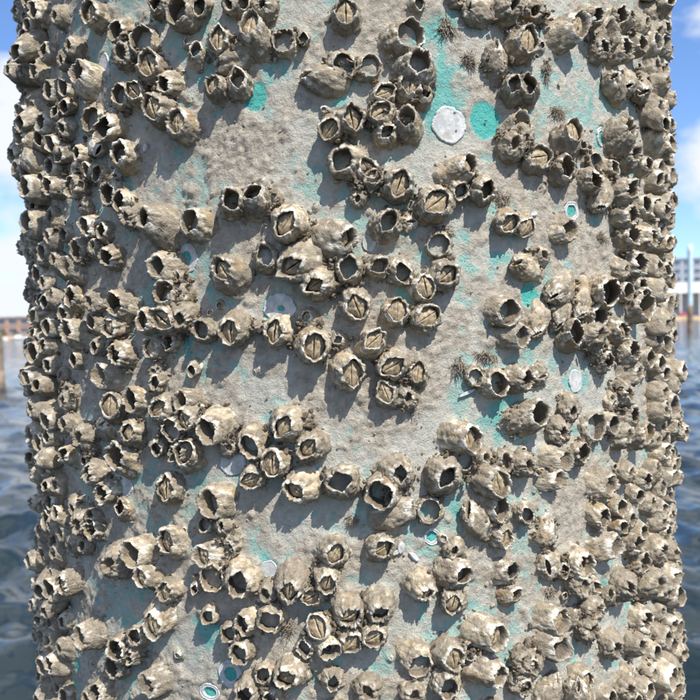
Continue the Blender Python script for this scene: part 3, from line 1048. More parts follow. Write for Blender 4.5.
def barnacle_parts(row, seed, NS=52, NO=17, NI=8):
    """shell, floor and plates of one barnacle in its own frame (mm): x round the piling, y up, z outward"""
    st, _, _, rb, h, a, ang, lean, ld = row
    rs = np.random.RandomState(seed)
    off = rs.uniform(0, 200, 3)
    ang = math.pi / 2 - math.radians(ang)
    L_ = h * (rs.uniform(.9, 1.12) if st in 'epm' else .95)
    away = math.cos(math.radians(ld)) * row[1] > 0 and abs(row[1]) > 15
    turn = lean * (.55 if st == 's' else -.1 if away else .35)
    # mouths grow towards open water, so on the flanks they twist a little outward from the crowd
    tx = turn * math.cos(math.radians(ld)) - math.copysign(max(0, min(20, .42 * abs(row[1]) - 6)), row[1]) * (0 if st == 's' else 1)
    ty = turn * math.sin(math.radians(ld))
    RM0 = rotm(math.hypot(tx, ty), math.degrees(math.atan2(ty, tx)))
    le, di = math.radians(lean), math.radians(ld)
    axis = RM0.T @ np.array([math.sin(le) * math.cos(di), math.sin(le) * math.sin(di), math.cos(le)]) * L_
    h = max(axis[2], .45 * L_)
    tilt = math.hypot(tx, ty)
    coarse = NS < 45
    asp = {'p': rs.uniform(.62, .85), 'e': rs.uniform(.60, .86), 'b': .85, 's': .26, 'm': rs.uniform(.45, .8), 'w': .3}[st]
    pw = {'b': 2.1, 's': 1.9, 'w': 1.9}.get(st, rs.uniform(1.15, 1.75))
    kite = rs.uniform(-.16, .16)
    a = min(a * (1.12 if st in 'epm' else 1.0), rb * .8)
    th = rb * {'b': .07, 's': .13, 'm': .15, 'w': .13}.get(st, rs.uniform(.07, .13))
    muddy = {'m': .7, 'w': .05, 'b': .35}.get(st, rs.choice([.0, .2, .35, .5, .7]))
    tone = {'w': .6, 'b': rs.uniform(.5, 1)}.get(st, rs.uniform(0, 1))
    sv = np.array([axis[0], axis[1], 0.]) / h

    def place(V):
        V = V + np.clip(V[:, 2:3], -.3 * h, None) * sv
        return V @ RM0.T
    phi = np.linspace(0, 2 * math.pi, NS, endpoint=False)
    circ = np.stack([np.cos(phi), np.sin(phi), np.zeros(NS)], 1)
    nbase = fbm(circ * 1.1 + off, 2)
    rb = rb * (1.0 if abs(row[1]) < 45 else .97)
    base = rb * (1 + .13 * nbase)
    ap = aperture(phi, a, asp, pw, ang, kite) * (1 + .10 * fbm(circ * 2.2 + off + 31, 2))
    ap = np.minimum(ap, base * .88)
    pb = np.radians(np.arange(6) * 60 + rs.uniform(-14, 14, 6) + rs.uniform(0, 60))
    dd = np.abs((phi[:, None] - pb[None] + math.pi) % (2 * math.pi) - math.pi).min(1)
    groove = np.exp(-(dd / .085) ** 2)
    platehump = np.clip(dd / .5, 0, 1)
    ribs = noise(np.stack([np.cos(phi) * 5, np.sin(phi) * 5, np.zeros(NS)], 1) + off)
    ribs = ribs + .75 * noise(np.stack([np.cos(phi) * 11, np.sin(phi) * 11, np.zeros(NS)], 1) + off)
    jag = noise(np.stack([np.cos(phi) * 6.5, np.sin(phi) * 6.5, np.zeros(NS)], 1) + off + 50) \
        + .3 * noise(np.stack([np.cos(phi) * 15, np.sin(phi) * 15, np.zeros(NS)], 1) + off + 70)
    pp = {'b': rs.uniform(1.1, 1.6), 's': 2.0, 'm': 2.2, 'w': 1.9}.get(st, rs.uniform(1.15, 2.3))
    q = rs.uniform(1.0, 1.35)
    bul = rs.uniform(-.03, .09)
    jagamp = {'b': .16, 's': .03, 'w': .02}.get(st, rs.uniform(.07, .16))
    soft = .5 if lean > 25 or coarse or st == 's' else 1.0
    jagamp *= soft
    zr = h * (1 + soft * (.07 * platehump - .08 * groove) + jagamp * jag)
    rows_r, rows_z, rows_t, rows_in = [], [], [], []
    sk = max(1.2, rb * math.sin(math.radians(tilt)) * 1.2)
    rows_r.append(base * 1.0); rows_z.append(np.full(NS, -sk)); rows_t.append(0.); rows_in.append(0.)
    for t in np.linspace(0, 1, NO) ** .9:
        w = t ** pp
        rr = base * (1 + bul * math.sin(math.pi * t)) * (1 - w) + (ap + th) * w
        rr = rr - rb * (.11 * soft * groove * (.25 + .75 * t) * (1 - t ** 6)) + rb * (.035 + .025 * soft) * ribs * (.3 + .7 * t)
        rr = rr + rb * .012 * math.sin(t * 31 + seed)
        zz = (1 - (1 - t) ** q) * (h + (zr - h) * t ** 3)
        rows_r.append(rr); rows_z.append(zz); rows_t.append(t); rows_in.append(0.)
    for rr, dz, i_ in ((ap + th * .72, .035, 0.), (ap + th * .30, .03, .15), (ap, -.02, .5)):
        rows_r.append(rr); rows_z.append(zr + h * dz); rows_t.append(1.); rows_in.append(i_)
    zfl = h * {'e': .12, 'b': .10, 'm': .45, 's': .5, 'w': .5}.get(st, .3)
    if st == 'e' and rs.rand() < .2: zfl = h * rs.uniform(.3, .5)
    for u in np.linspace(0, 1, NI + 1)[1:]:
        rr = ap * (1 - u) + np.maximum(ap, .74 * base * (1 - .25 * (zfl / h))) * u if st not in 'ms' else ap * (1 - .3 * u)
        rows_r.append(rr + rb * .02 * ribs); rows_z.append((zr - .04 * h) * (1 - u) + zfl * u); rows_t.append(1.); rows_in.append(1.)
    RR, ZZ = np.array(rows_r), np.array(rows_z)
    nrow = len(RR)
    tt = np.repeat(np.array(rows_t), NS)
    inn = np.repeat(np.array(rows_in), NS)
    X, Y = (RR * np.cos(phi)).ravel(), (RR * np.sin(phi)).ravel()
    P = np.stack([X, Y, ZZ.ravel()], 1)
    lump = fbm(P * (1.25 / rb) + off, 2)
    fine = fbm(P * .95 + off + 11, 3, .6)
    mm = fbm(P * .34 + off + 77, 3, .6)
    mud = sstep(.30 - muddy, .62 - muddy, mm + .1)
    crust = mud * (.25 + 1.0 * np.abs(fbm(P * .62 + off + 5, 3, .6)) + .55 * np.clip(fine, 0, 1))
    outw = np.stack([np.tile(np.cos(phi), nrow) * .85, np.tile(np.sin(phi), nrow) * .85, .25 + .5 * tt], 1)
    amp = (rb * .07 * lump + (.68 if st != 'm' else .95) * crust * (1 - .6 * tt ** 4) * (.7 if coarse else 1) + (.08 if coarse else .15) * fine)
    amp = amp * np.where(inn > .4, .25, 1.0) * np.where(inn > .1, .6, 1.0)
    P = P + outw * amp[:, None]
    chal = sstep(.05, .5, fbm(P * .5 + off + 21, 2) + .62 * sstep(.72, .95, tt) - .22 - .2 * mud) * (1 - inn * .7)
    if st == 'w': chal = np.maximum(chal, .75)
    chal = chal * (1 - .55 * mud) * (.55 if st == 'm' else .9)
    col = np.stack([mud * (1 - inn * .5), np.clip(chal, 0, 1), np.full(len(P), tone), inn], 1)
    quads = grid_faces(nrow, NS, True)
    parts = {'shell': (place(P), quads, None, col)}
    # floor, a slightly dished disc
    last = P[-NS:]
    c0 = last.mean(0)
    fl = [last * 1.0 + np.array([0, 0, 0.01])]
    for k in (.66, .33):
        ring = c0 + (last - c0) * k
        ring[:, 2] += .25 * fbm(ring * .8 + off, 2)
        fl.append(ring)
    fl = np.concatenate(fl + [c0[None]])
    fq = grid_faces(3, NS, True)
    ftri = [(2 * NS + i, 2 * NS + (i + 1) % NS, 3 * NS) for i in range(NS)]
    fcol = np.tile(np.array([[.2, 0., tone, .6]]), (len(fl), 1))
    parts['floor'] = (place(fl), fq, ftri, fcol)
    parts['state'] = (tone, muddy)
    parts['valves'] = []
    if st == 'p' or (st in 's' and rs.rand() < .3):
        NU, NV = 15, 8
        u = np.linspace(-1, 1, NU)[:, None]
        v = np.linspace(0, 1, NV)[None]
        sag = rs.uniform(.10, .26)
        peak = rs.uniform(.34, .60) * a * asp
        cr = rs.uniform(-.1, .3)
        gap = a * rs.uniform(.01, .07)
        for sd in (1, -1):
            hw = a * asp * 1.04 * (1 - np.abs(u) ** pw) ** (1 / pw) * (1 + kite * u)
            al = u * a * 1.02 + 0 * v
            ac = sd * (gap * (1 - np.abs(u)) + hw * v)
            zz = h * (1 - sag) - .1 * a + peak * (1 - v) ** rs.uniform(.8, 1.1) * (1 - .55 * u ** 2) - .13 * a * np.exp(-(v / .07) ** 2)
            zz = zz - .10 * a * np.exp(-((u - cr - .35 * v * sd) / .07) ** 2)
            zz = zz + .030 * a * np.sin(22 * v * (1 - .4 * np.abs(u)) + 13 * np.abs(u - cr) + seed)
            zz = zz - .05 * a
            xx = al * math.cos(ang) - ac * math.sin(ang)
            yy = al * math.sin(ang) + ac * math.cos(ang)
            V = np.stack([xx.ravel(), yy.ravel(), zz.ravel()], 1)
            V = V + np.array([0, 0, 1.]) * (.10 * fbm(V * 1.3 + off, 2))[:, None]
            fq2 = grid_faces(NU, NV, False)
            if sd < 0: fq2 = fq2[:, ::-1]
            parts['valves'].append((place(V), fq2, None, None))
    return parts


def frame_at(deg, zmm, lift=0.0):
    t = math.radians(deg)
    m = Matrix(((math.cos(t), 0, math.sin(t)), (math.sin(t), 0, -math.cos(t)), (0, 1, 0))).to_4x4()
    rr_ = R + lift * .001
    m.translation = Vector((rr_ * math.sin(t), -rr_ * math.cos(t), EYE + zmm * .001))
    return m


def scaled(p):
    return (p[0] * .001, p[1], p[2], p[3])


def show(r):
    k = {'m': .88, 's': .97}.get(r[0], 1.0)
    t = math.radians(r[1])
    return r[3] * k / (D - R * math.cos(t)) * max(.25, math.cos(t * .85))


order = sorted(range(len(ROWS)), key=lambda i: -show(ROWS[i]))
chosen = set(order[:300])

LAND = [(nm, math.radians(a) * R * 1000, z) for nm, a, z, *_ in SCARS]
CENT = [(math.radians(r[1]) * R * 1000, r[2], r[3]) for r in ROWS]


def label_for(i, tone, muddy):
    r = ROWS[i]
    s, z, rb = CENT[i]
    st = r[0]
    near = sorted((math.hypot(s - a, z - b), j) for j, (a, b, c) in enumerate(CENT) if j != i)
    touch = sum(1 for d, j in near[:8] if d < (rb + CENT[j][2]) * 1.02)
    size = "large" if rb > 5.9 else "small" if rb < 4.3 else "tiny" if rb < 3 else ""
    colr = "mud grey" if muddy > .8 else "cream" if tone > .66 else "tan" if tone > .33 else "grey"
    if st == 'p':
        body = f"{size} {colr} barnacle closed by two pointed plates"
    elif st == 'e':
        body = f"{size} {colr} barnacle with a dark empty " + ("wide mouth" if r[5] > .66 * rb else "mouth")
    elif st == 'b':
        body = f"{size} broken {colr} barnacle open down to its floor"
    elif st == 's':
        body = f"{size} {colr} barnacle on its side with a narrow slit"
    elif st == 'w':
        body = f"{size} smooth white barnacle shell"
    else:
        body = f"{size} rough barnacle lump caked in mud"
    opts = []
    lands = sorted((math.hypot(s - a, z - b), nm, b) for nm, a, b in LAND)
    dist, nm, lz = lands[0]
    if dist < 40:
        dz = z - lz
        opts.append(("above" if dz > 7 else "below" if dz < -7 else "beside") + f" the {nm}")
    KIND = {'p': "a plated one", 'e': "an empty one", 'b': "a broken one", 's': "a slit one", 'm': "a muddy lump", 'w': "the white one"}
    if touch == 0: opts.append("standing alone")
    else:
        j = near[0][1]
        sz = "large " if CENT[j][2] > 5.9 else "small " if CENT[j][2] < 4.3 else ""
        k_ = KIND[ROWS[j][0]].split(" ", 1)
        art = k_[0] if not sz or k_[0] == "the" else "a"
        opts.append(f"touching {art} {sz}{k_[1]}")
    if r[1] < -46: opts.append("on the shaded flank")
    if r[1] > 46: opts.append("on the sunny flank")
    if r[7] > 28 and st != 's':
        d = r[8] % 360
        opts.append("leaning " + ("up" if 45 < d < 135 else "down" if 225 < d < 315 else "over"))
    opts.append("tall" if r[4] > 1.35 * rb else "squat" if r[4] < rb else "rounded")
    if touch >= 3: opts.append("amid a tight cluster")
    return " ".join(body.split()), opts


used_labels = {}


def settle(items):
    """give every barnacle the shortest description nobody else has"""
    cur = {k: (b + " " + o[0]) for k, (b, o) in items.items()}
    for step in range(1, 6):
        c_ = {}
        for v_ in cur.values(): c_[v_] = c_.get(v_, 0) + 1
        for k, (b, o) in items.items():
            if c_[cur[k]] > 1 and step < len(o):
                extra = o[step]
                new = extra + " " + cur[k] if extra in ("tall", "squat", "rounded") else cur[k] + ", " + extra
                if len(new.replace(",", "").split()) <= 16: cur[k] = new
    return cur


rest = Join()
labelled = []
for i, r in enumerate(ROWS):
    mw = frame_at(r[1], r[2])
    if i in chosen:
        parts = barnacle_parts(r, 1000 + i)
        root = bpy.data.objects.new("barnacle", None)
        root.empty_display_size = .004
        COL.objects.link(root)
        root.matrix_world = mw
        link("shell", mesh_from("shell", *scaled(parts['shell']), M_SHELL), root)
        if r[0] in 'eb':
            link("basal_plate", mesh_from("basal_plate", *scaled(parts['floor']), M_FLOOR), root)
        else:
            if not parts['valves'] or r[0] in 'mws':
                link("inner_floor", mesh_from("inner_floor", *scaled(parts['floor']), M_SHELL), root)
        for v in parts['valves']:
            link("valve_plate", mesh_from("valve_plate", *scaled(v), M_VALVE), root)
        lb = label_for(i, *parts['state'])
        labelled.append((lb, root))
    else:
        parts = barnacle_parts(r, 1000 + i, 36, 11, 5)
        A = np.array(mw)
        for key in ('shell', 'floor'):
            v, q, t, c = scaled(parts[key])
            rest.add(v @ A[:3, :3].T + A[:3, 3], q, t, c)
final = settle({k: x[0] for k, x in enumerate(labelled)})
labelled = [(final[k], x[1]) for k, x in enumerate(labelled)]
for lb, o in labelled: tag(o, lb, "barnacle")
count = {}
for lb, o in labelled: count[lb] = count.get(lb, 0) + 1
for lb, o in labelled:
    o["group"] = lb.replace("barnacle", "barnacles", 1) if count[lb] > 1 else "barnacles growing on the piling"
for k, r in enumerate(FILL + PILED):
    parts = barnacle_parts(r[:9], 9000 + k, 26, 9, 3)
    A = np.array(frame_at(r[1], r[2], r[9] if len(r) > 9 else 0))
    for key in ('shell', 'floor'):
        v, q, t, c = scaled(parts[key])
        rest.add(v @ A[:3, :3].T + A[:3, 3], q, t, c)
tag(link("barnacle_crust", rest.mesh("barnacle_crust", M_SHELL)), "crust of smaller barnacles crowding the sides of the piling", "barnacles", None, "stuff")


# ------------------------------------------------------------------ scars left by lost barnacles
def bend(s, z, out):
    """mm on the piling's skin -> world"""
    t = s * .001 / R
    rad = R + out * .001
    return np.stack([rad * np.sin(t), -rad * np.cos(t), EYE + z * .001], 1)


for k, (nm, a, zz, w, hh, hole, ribs, *_) in enumerate(SCARS):
    if hole is None: continue      # a clean round of bare paint in the piling's own skin
    n, m = 160, 12
    ph = np.linspace(0, 2 * math.pi, n, endpoint=False)
    rs = np.random.RandomState(40 + k)
    s0 = math.radians(a) * R * 1000
    circ = np.stack([np.cos(ph), np.sin(ph), np.zeros(n)], 1)
    edge = 1 + .10 * fbm(circ * 1.3 + k * 9, 2) + .09 * np.minimum(0, fbm(circ * 4 + k * 5, 3))
    hc = (rs.uniform(-.15, .15), rs.uniform(-.15, .15)) if hole else (0, 0)
    Vs = []
    for i in range(m + 2):
        if i == 0: f, o_ = 1.0, -.5
        else:
            f = 1 - (1 - hole) * (i - 1) / m
            f = max(f, .02)
            o_ = .30 + .14 * math.exp(-((f - .93) / .05) ** 2) + .06 * math.sin(f * 30)
        x = np.cos(ph) * w * edge * f + hc[0] * w * (1 - f)
        y = np.sin(ph) * hh * edge * f + hc[1] * hh * (1 - f)
        oo = np.full(n, o_)
        if ribs and i: oo = oo + .03 * np.sin(ph * ribs) * sstep(.35, .7, np.full(n, f))
        if hole and i >= m: oo = oo - (.5 if i == m + 1 else .12)
        Vs.append(bend(s0 + x, zz + y, oo))
    V = np.concatenate(Vs)
    o = link("barnacle_scar", mesh_from("barnacle_scar", V, grid_faces(m + 2, n, True)[:, ::-1], None, None, M_SCAR))
    tag(o, _[0] if _ else f"{nm} left on the piling", "shell scar", "scars left by fallen barnacles")

# ------------------------------------------------------------------ weed tufts, crumbs, chips
for k, (a, zz, size, lab) in enumerate(TUFTS):
    rs = np.random.RandomState(300 + k)
    j = Join()
    clump = rs.normal(0, size * .42, (5, 2)) * np.array([rs.uniform(.5, 1.3), rs.uniform(.5, 1.3)])
    for f in range(170):
        ci = f % 5
        x, y = clump[ci] + rs.normal(0, size * .17, 2)
        dx, dy, dz = rs.normal(0, .9), rs.normal(0, .8) - .7, rs.uniform(.0, .5)
        L = size * rs.uniform(.35, 1.3)
        rr = rs.uniform(.07, .24)
        pts = []
        p = np.array([x, y, .2 + .8 * max(0, 1 - math.hypot(x, y) / size)])
        d = np.array([dx, dy, dz]); d /= np.linalg.norm(d)
        for s_ in range(5):
            pts.append((p.copy(), rr * (1 - .17 * s_)))
            d = d + rs.normal(0, .42, 3) - np.array([0, .12, .05]); d /= np.linalg.norm(d)
            p = p + d * L / 4
        V = []
        for c_, r_ in pts:
            for q_ in range(3):
                an = q_ * 2.094
                V.append(c_ + r_ * np.array([math.cos(an), math.sin(an), .3 * math.sin(an * 2)]))
        j.add(np.array(V) * .001, grid_faces(5, 3, True))
    tag(link("weed_tuft", j.mesh("weed_tuft", M_TUFT), None, frame_at(a, zz)), lab, "dried weed", "dried weed tufts on the piling")

ico_v = np.array([(0, 0, 1), (.89, 0, .45), (.28, .85, .45), (-.72, .53, .45), (-.72, -.53, .45), (.28, -.85, .45),
                  (.72, .53, -.45), (-.28, .85, -.45), (-.89, 0, -.45), (-.28, -.85, -.45), (.72, -.53, -.45), (0, 0, -1)])
ico_t = [(0, 1, 2), (0, 2, 3), (0, 3, 4), (0, 4, 5), (0, 5, 1), (1, 6, 2), (2, 7, 3), (3, 8, 4), (4, 9, 5), (5, 10, 1),
         (2, 6, 7), (3, 7, 8), (4, 8, 9), (5, 9, 10), (1, 10, 6), (6, 11, 7), (7, 11, 8), (8, 11, 9), (9, 11, 10), (10, 11, 6)]
rs = np.random.RandomState(91)
j = Join()
for k in range(3000):
    th = rs.uniform(-75, 75)
    zz = rs.uniform(-160, 160)
    if k % 3:      # crumbs gather round the barnacles' feet
        b_ = ROWS[rs.randint(len(ROWS))]
        an = rs.uniform(0, 6.28)
        th = b_[1] + math.degrees(b_[3] * 1.15 * math.cos(an) / (R * 1000))
        zz = b_[2] + b_[3] * 1.15 * math.sin(an)
    r_ = min(1.5, rs.lognormal(-1.05, .45)) * (1.25 if k % 3 else .8)
    v = ico_v * (1 + .3 * rs.normal(size=(12, 1))) * np.array([r_, r_ * rs.uniform(.5, 1.2), r_ * rs.uniform(.5, .9)])
    A = np.array(frame_at(th, zz))
    v = (v + np.array([0, 0, .5])) * .001
    j.add(v @ A[:3, :3].T + A[:3, 3], None, ico_t)
tag(link("shell_crumbs", j.mesh("shell_crumbs", M_CRUMB, False)), "crumbs of shell and dried mud stuck to the piling", "crumbs", None, "stuff")

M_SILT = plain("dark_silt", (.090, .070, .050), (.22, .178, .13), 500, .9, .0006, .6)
rs = np.random.RandomState(92)
CE = np.array([(math.radians(r[1]) * R * 1000, r[2], r[3]) for r in ROWS])
j = Join()
placed = 0
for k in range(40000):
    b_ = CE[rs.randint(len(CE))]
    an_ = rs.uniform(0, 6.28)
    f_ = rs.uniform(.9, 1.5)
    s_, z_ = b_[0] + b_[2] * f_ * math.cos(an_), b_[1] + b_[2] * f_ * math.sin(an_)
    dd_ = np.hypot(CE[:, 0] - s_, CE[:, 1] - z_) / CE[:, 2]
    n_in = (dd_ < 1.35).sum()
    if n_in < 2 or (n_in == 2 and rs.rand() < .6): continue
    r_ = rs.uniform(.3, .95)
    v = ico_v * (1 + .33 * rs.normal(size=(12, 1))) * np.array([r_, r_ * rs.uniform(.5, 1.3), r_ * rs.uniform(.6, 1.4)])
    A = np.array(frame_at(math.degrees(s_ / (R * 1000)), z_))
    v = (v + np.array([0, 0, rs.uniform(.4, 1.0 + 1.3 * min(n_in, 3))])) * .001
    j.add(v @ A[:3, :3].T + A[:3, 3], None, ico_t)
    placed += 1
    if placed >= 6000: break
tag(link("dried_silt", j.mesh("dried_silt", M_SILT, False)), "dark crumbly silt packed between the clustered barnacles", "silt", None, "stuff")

CHIPS = [
    (14.7, -22.2, 2.8, 0.6, 20, 'white curved shell splinter beneath the spiky weed tuft'),
    (15.6, -19.4, 1.6, 0.6, -30, 'short white shell splinter on muddy teal paint'),
    (5.4, -70.5, 1.8, 1.2, 70, 'white shell chip standing beside a closed barnacle'),
    (7.0, -73.6, 1.8, 1.0, -50, 'folded white shell chip beside another chip'),
    (4.8, -72.0, 1.3, 0.8, 20, 'small white shell chip under a closed barnacle'),
    (-28.2, 62.3, 1.3, 0.9, 60, 'small white chip under a muddy barnacle'),
    (-12.8, -86.3, 2.1, 1.0, 35, 'cream shell fragment below the wide empty barnacle'),
    (21.8, -37.1, 1.6, 0.7, 50, 'pale shell splinter on bare teal paint'),
    (25.4, 35.7, 1.3, 0.9, 10, 'white chip wedged beside a closed barnacle'),
    (42.8, 45.5, 2.6, 0.9, 20, 'long white shell splinter on the sunny flank'),
    (48.9, 20.6, 1.8, 1.2, -20, 'white chip wedged on the sunny flank'),
]
for k, (a, zz, L, W, turn, lab) in enumerate(CHIPS):
    rs = np.random.RandomState(500 + k)
    nu, nv = 12, 7
    u = np.linspace(-1, 1, nu)[:, None] + 0 * np.zeros((1, nv))
    v = np.linspace(-1, 1, nv)[None] + np.zeros((nu, 1))
    x = u * L + .12 * L * v
    y = v * W * (1 - .55 * u ** 2)
    z_ = 1.0 + W * .35 * (1 - v ** 2) + .12 * np.sin(v * 14)
    T_ = math.radians(turn)
    top = np.stack([(x * math.cos(T_) - y * math.sin(T_)).ravel(), (x * math.sin(T_) + y * math.cos(T_)).ravel(), z_.ravel()], 1)
    top[:, 2] += .15 * fbm(top * .9 + k, 2)
    bot = top - np.array([0, 0, .9])
    q = grid_faces(nu, nv, False)
    V = np.concatenate([top, bot])
    N = nu * nv
    rim = [i * nv for i in range(nu)] + [(nu - 1) * nv + i for i in range(1, nv)] + [i * nv + nv - 1 for i in range(nu - 2, -1, -1)] + [i for i in range(nv - 2, 0, -1)]
    side = [(rim[i], rim[(i + 1) % len(rim)], rim[(i + 1) % len(rim)] + N, rim[i] + N) for i in range(len(rim))]
    Q = np.concatenate([q, q[:, ::-1] + N, np.array(side)])
    tag(link("shell_fragment", mesh_from("shell_fragment", V * .001, Q, None, None, M_SCAR), None, frame_at(a, zz)), lab, "shell fragment", "loose shell fragments")

# ------------------------------------------------------------------ water
m, n, l, b = new_mat("harbour_water")
g = n.new("ShaderNodeNewGeometry")
mp = nd(n, "ShaderNodeMapping")
mp.inputs["Rotation"].default_value = (0, 0, .35)
mp.inputs["Scale"].default_value = (.55, 1.0, 1.0)
l.new(g.outputs["Position"], mp.inputs["Vector"])
w1 = nd(n, "ShaderNodeTexNoise", Scale=1.5, Detail=4, Roughness=.5)
w2 = nd(n, "ShaderNodeTexNoise", Scale=4.5, Detail=3, Roughness=.55)
w3 = nd(n, "ShaderNodeTexNoise", Scale=.35, Detail=3, Roughness=.5)
for w_ in (w1, w2, w3): l.new(mp.outputs["Vector"], w_.inputs["Vector"])
nn = bump(n, l, w2.outputs["Fac"], .012, 1.0)
nn = bump(n, l, w1.outputs["Fac"], .05, 1.0, nn)
nn = bump(n, l, w3.outputs["Fac"], .12, 1.0, nn)
l.new(nn, b.inputs["Normal"])
b.inputs["Base Color"].default_value = (.014, .026, .032, 1)
b.inputs["Roughness"].default_value = .06
b.inputs["IOR"].default_value = 1.33
M_WATER = m
an = np.radians(np.concatenate([np.arange(-100, 100, .65), np.arange(100, 260, 6.0)]))
ra = np.concatenate([[.05, .12], .2 * 1.019 ** np.arange(300), 56 * 1.35 ** np.arange(1, 17)])
RA, AN = np.meshgrid(ra, an, indexing='ij')
WX, WY = (RA * np.sin(AN)).ravel(), (RA * np.cos(AN)).ravel()
wob_ = np.zeros(len(WX))
rs = np.random.RandomState(21)
for k in range(34):
    lam = 10 ** rs.uniform(-1.15, -.1)
    d_ = rs.normal(.9, .65)
    amp = .0125 * lam ** .9
    ph = 2 * math.pi / lam * (WX * math.cos(d_) + WY * math.sin(d_)) + rs.uniform(0, 6.28)
    ph = ph + 1.2 * np.sin(.7 * WX / lam ** .5 + .5 * WY + k)
    wob_ += amp * (np.sin(ph) + .25 * np.sin(2 * ph)) * np.clip(lam * 22 / (RA.ravel() + .1), 0, 1)
V = np.stack([WX, WY, wob_], 1)
tag(link("water", mesh_from("water", V, grid_faces(len(ra), len(an), True)[:, ::-1], None, None, M_WATER)), None, None, None, "structure")

# ------------------------------------------------------------------ far shore
M_BANK = plain("sandy_bank", (.30, .22, .14), (.46, .35, .24), .3, .9)
M_GREY = plain("grey_render", (.30, .34, .40), (.38, .42, .47), .2, .8)
M_GLASS = plain("dark_window", (.05, .07, .10), (.10, .13, .17), .5, .25)
M_WHITE = plain("white_paint", (.72, .73, .74), (.82, .82, .82), .5, .6)
M_BRICK = plain("red_brick", (.30, .19, .15), (.38, .26, .21), .4, .85)
M_ROOF = plain("slate_roof", (.20, .22, .25), (.28, .29, .31), .4, .8)
M_LEAF = plain("shrub_leaf", (.05, .08, .035), (.11, .15, .07), .8, .8)
M_POLE = plain("pale_blue_pole", (.48, .63, .68), (.62, .74, .78), 3, .6)
M_WOOD = plain("wet_timber", (.16, .12, .09), (.30, .23, .17), 4, .85)
M_RED = plain("red_car_paint", (.55, .10, .14), (.62, .16, .20), 1, .4)
M_TYRE = plain("tyre_rubber", (.03, .03, .03), (.05, .05, .05), 3, .9)


def bank(name, x0, x1, y, h, depth):
    nx = 60
    xs = np.linspace(x0, x1, nx)
    rs = np.random.RandomState(3)
    prof = [(0, -1.0), (1.5, .25 * h), (4, .8 * h), (7, h), (depth, h)]
    V = np.array([[(x, y + py + rs.normal(0, .4), pz + (rs.normal(0, .12) if 0 < pz < h else 0)) for x in xs] for py, pz in prof]).reshape(-1, 3)
    tag(link(name, mesh_from(name, V, grid_faces(len(prof), nx, False), None, None, M_BANK)), None, None, None, "structure")


bank("far_bank", -900, 900, 300, 1.7, 600)


def block(name, x, y, z, w, d, h, floors, cols, wall, label, sill=True):
    root = bpy.data.objects.new(name, None)
    COL.objects.link(root)
    root.location = (x, y, z)
    link("wall", mesh_from("wall", *box(0, 0, -.3, w, d, h + .3), None, None, wall, False), root)
    link("roof", mesh_from("roof", *box(0, 0, h + .002, w + .8, d + .8, .7), None, None, M_ROOF, False), root)
    fh = h / floors
    cw = w / cols
    wm = mesh_from("window", *box(0, 0, 0, cw * .62, .2, fh * .5), None, None, M_GLASS, False)
    sm = mesh_from("sill", *box(0, 0, 0, cw * .72, .5, .2), None, None, M_WHITE, False)
    for fl in range(floors):
        for c_ in range(cols):
            wo = link("window", wm, root)
            wo.location = (-w / 2 + (c_ + .5) * cw, -d / 2 - .06, (fl + .32) * fh)
            if sill:
                so = link("sill", sm, wo)
                so.location = (0, -.1, -.22)
    tag(root, label, "building")
    return root


block("apartment_building", 176, 338, 1.7, 78, 22, 24.5, 7, 18, M_GREY, "blue grey apartment block with rows of windows on far shore")
block("brick_building", -172, 330, 1.7, 92, 18, 7.6, 2, 18, M_BRICK, "long low red brick building across the water")

root = bpy.data.objects.new("waterfront_shelter", None)
COL.objects.link(root)
root.location = (146, 316, 1.7)
link("roof", mesh_from("roof", *box(0, 0, 9.6, 34, 9, 4.2), None, None, M_WHITE, False), root)
for q_ in range(9):
    link("post", mesh_from("post", *box(-16 + q_ * 4, -4.2, -.2, .45, .45, 9.8), None, None, M_WHITE, False), root)
link("back_wall", mesh_from("back_wall", *box(0, 4, -.2, 33, .4, 9.8), None, None, M_GREY, False), root)
tag(root, "open white roofed shelter in front of the grey apartment block", "shelter")


def car(x, y, z, paint, label):
    root = bpy.data.objects.new("parked_car", None)
    COL.objects.link(root)
    root.location = (x, y, z)
    prof = [(-2.2, .35), (2.2, .35), (2.25, .85), (1.3, 1.0), (.7, 1.5), (-1.3, 1.5), (-1.9, 1.0), (-2.25, .9)]
    V = [(px_, s_, pz_) for s_ in (-.85, .85) for px_, pz_ in prof]
    n_ = len(prof)
    j = Join()
    j.add(V + [(0, -.85, .9), (0, .85, .9)], [(i, (i + 1) % n_, (i + 1) % n_ + n_, i + n_) for i in range(n_)],
          [((i + 1) % n_, i, 2 * n_) for i in range(n_)] + [(i + n_, (i + 1) % n_ + n_, 2 * n_ + 1) for i in range(n_)])
    link("body", j.mesh("body", paint, False), root)
    link("side_window", mesh_from("side_window", *box(-.25, -.86, 1.03, 1.9, .04, .38), None, None, M_GLASS, False), root)
    for wx in (-1.35, 1.35):
        for sy in (-.8, .8):
            ph = np.linspace(0, 2 * math.pi, 16, endpoint=False)
            ring = np.stack([np.cos(ph) * .33, np.zeros(16), np.sin(ph) * .33], 1)
            Vw = np.concatenate([ring + (0, -.1, 0), ring + (0, .1, 0), [(0, -.1, 0), (0, .1, 0)]])
            tr = [(i, (i + 1) % 16, 32) for i in range(16)] + [((i + 1) % 16 + 16, i + 16, 33) for i in range(16)]
            wo = link("wheel", mesh_from("wheel", Vw, grid_faces(2, 16, True), tr, None, M_TYRE), root)
            wo.location = (wx, sy, .33)
    tag(root, label, "car")


car(138.6, 309.2, 1.7, M_RED, "red car parked on the bank by the white shelter")
car(132.4, 309.5, 1.7, M_WHITE, "white car parked on the bank by the white shelter")

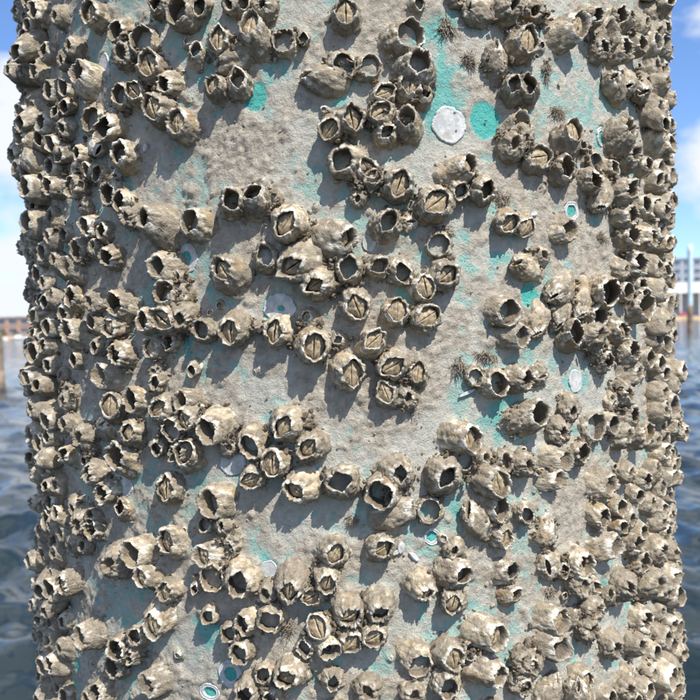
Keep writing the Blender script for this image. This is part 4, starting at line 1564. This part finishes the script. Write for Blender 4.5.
# mooring poles standing in the water
def pole(x, y, r, h, low, label, lean):
    root = bpy.data.objects.new("mooring_pole", None)
    COL.objects.link(root)
    root.location = (x, y, 0)
    root.rotation_euler = (0, lean, 0)

    def tube(name, z0, z1, ra, mat):
        ph = np.linspace(0, 2 * math.pi, 24, endpoint=False)
        zs = np.linspace(z0, z1, 9)
        V = np.concatenate([np.stack([ra * np.cos(ph), ra * np.sin(ph), np.full(24, z_)], 1) for z_ in zs] + [[(0, 0, z1 + .02)]])
        V[:, :2] *= (1 + .05 * fbm(V * 1.1, 2))[:, None]
        tr = [(8 * 24 + i, 8 * 24 + (i + 1) % 24, 9 * 24) for i in range(24)]
        return link(name, mesh_from(name, V, grid_faces(9, 24, True), tr, None, mat), root)
    tube("footing", -2.0, low, r * 1.12, M_WOOD)
    tube("shaft", low - .05, h, r, M_POLE if label.startswith("pale") else M_WOOD)
    tag(root, label, "pole", "mooring poles in the water")


pole(26.5, 58.0, .19, 6.6, 1.9, "pale blue pole with a dark weedy foot standing in the water", math.radians(1.0))
pole(-7.44, 15.5, .09, 1.06, .25, "short brown mooring post in the water before the brick building", 0)


# shrubs and two small white boats below the brick building
def shrub(x, y, z, rad, label, seed):
    rs = np.random.RandomState(seed)
    j = Join()
    for k in range(420):
        d = rs.normal(size=3); d /= np.linalg.norm(d)
        c_ = d * rad * rs.uniform(.35, 1.0) * np.array([1.2, 1.0, .95])
        c_[2] = abs(c_[2]) + .2
        e1 = rs.normal(size=3); e1 /= np.linalg.norm(e1)
        e2 = np.cross(e1, rs.normal(size=3)); e2 /= np.linalg.norm(e2)
        s_ = rad * rs.uniform(.10, .22)
        j.add([c_ - e1 * s_, c_ + e2 * s_ * .6, c_ + e1 * s_, c_ - e2 * s_ * .6], [(0, 1, 2, 3)])
    root = bpy.data.objects.new("shrub", None)
    COL.objects.link(root)
    root.location = (x, y, z)
    link("crown", j.mesh("crown", M_LEAF, False), root)
    link("stem", mesh_from("stem", *box(0, 0, -.3, .2, .2, rad), None, None, M_WOOD, False), root)
    tag(root, label, "shrub", "shrubs along the far bank")


shrub(-131.5, 312, 1.65, 1.9, "dark green shrub in front of the red brick wall", 1)
shrub(-138.5, 312, 1.65, 1.5, "smaller green shrub in front of the red brick wall", 2)
shrub(-145.5, 313, 1.65, 2.2, "broad green shrub near the end of the brick wall", 3)


def boat(x, y, L, label):
    root = bpy.data.objects.new("small_boat", None)
    COL.objects.link(root)
    root.location = (x, y, 0)
    secs = []
    for u in np.linspace(0, 1, 9):
        w = .95 * (1 - max(0, (u - .45) / .55) ** 2.2) + .02
        sh = .9 + .35 * u ** 2
        secs.append([((u - .5) * L, -w, sh), ((u - .5) * L, -w * .8, .25), ((u - .5) * L, 0, -.25), ((u - .5) * L, w * .8, .25), ((u - .5) * L, w, sh), ((u - .5) * L, 0, sh - .06)])
    V = np.array(secs).reshape(-1, 3)
    link("hull", mesh_from("hull", V, grid_faces(9, 6, True), None, None, M_WHITE, False), root)
    link("cabin", mesh_from("cabin", *box(-.1 * L, 0, .8, L * .34, 1.2, 1.25), None, None, M_WHITE, False), root)
    link("windscreen", mesh_from("windscreen", *box(-.1 * L + .172 * L, 0, 1.35, .06, 1.1, .5), None, None, M_GLASS, False), root)
    tag(root, label, "boat", "white boats by the far bank")


boat(-128.5, 293, 7.5, "white cabin boat moored below the dark green shrub")
boat(-137.5, 294, 6.2, "smaller white cabin boat moored under the brick building")
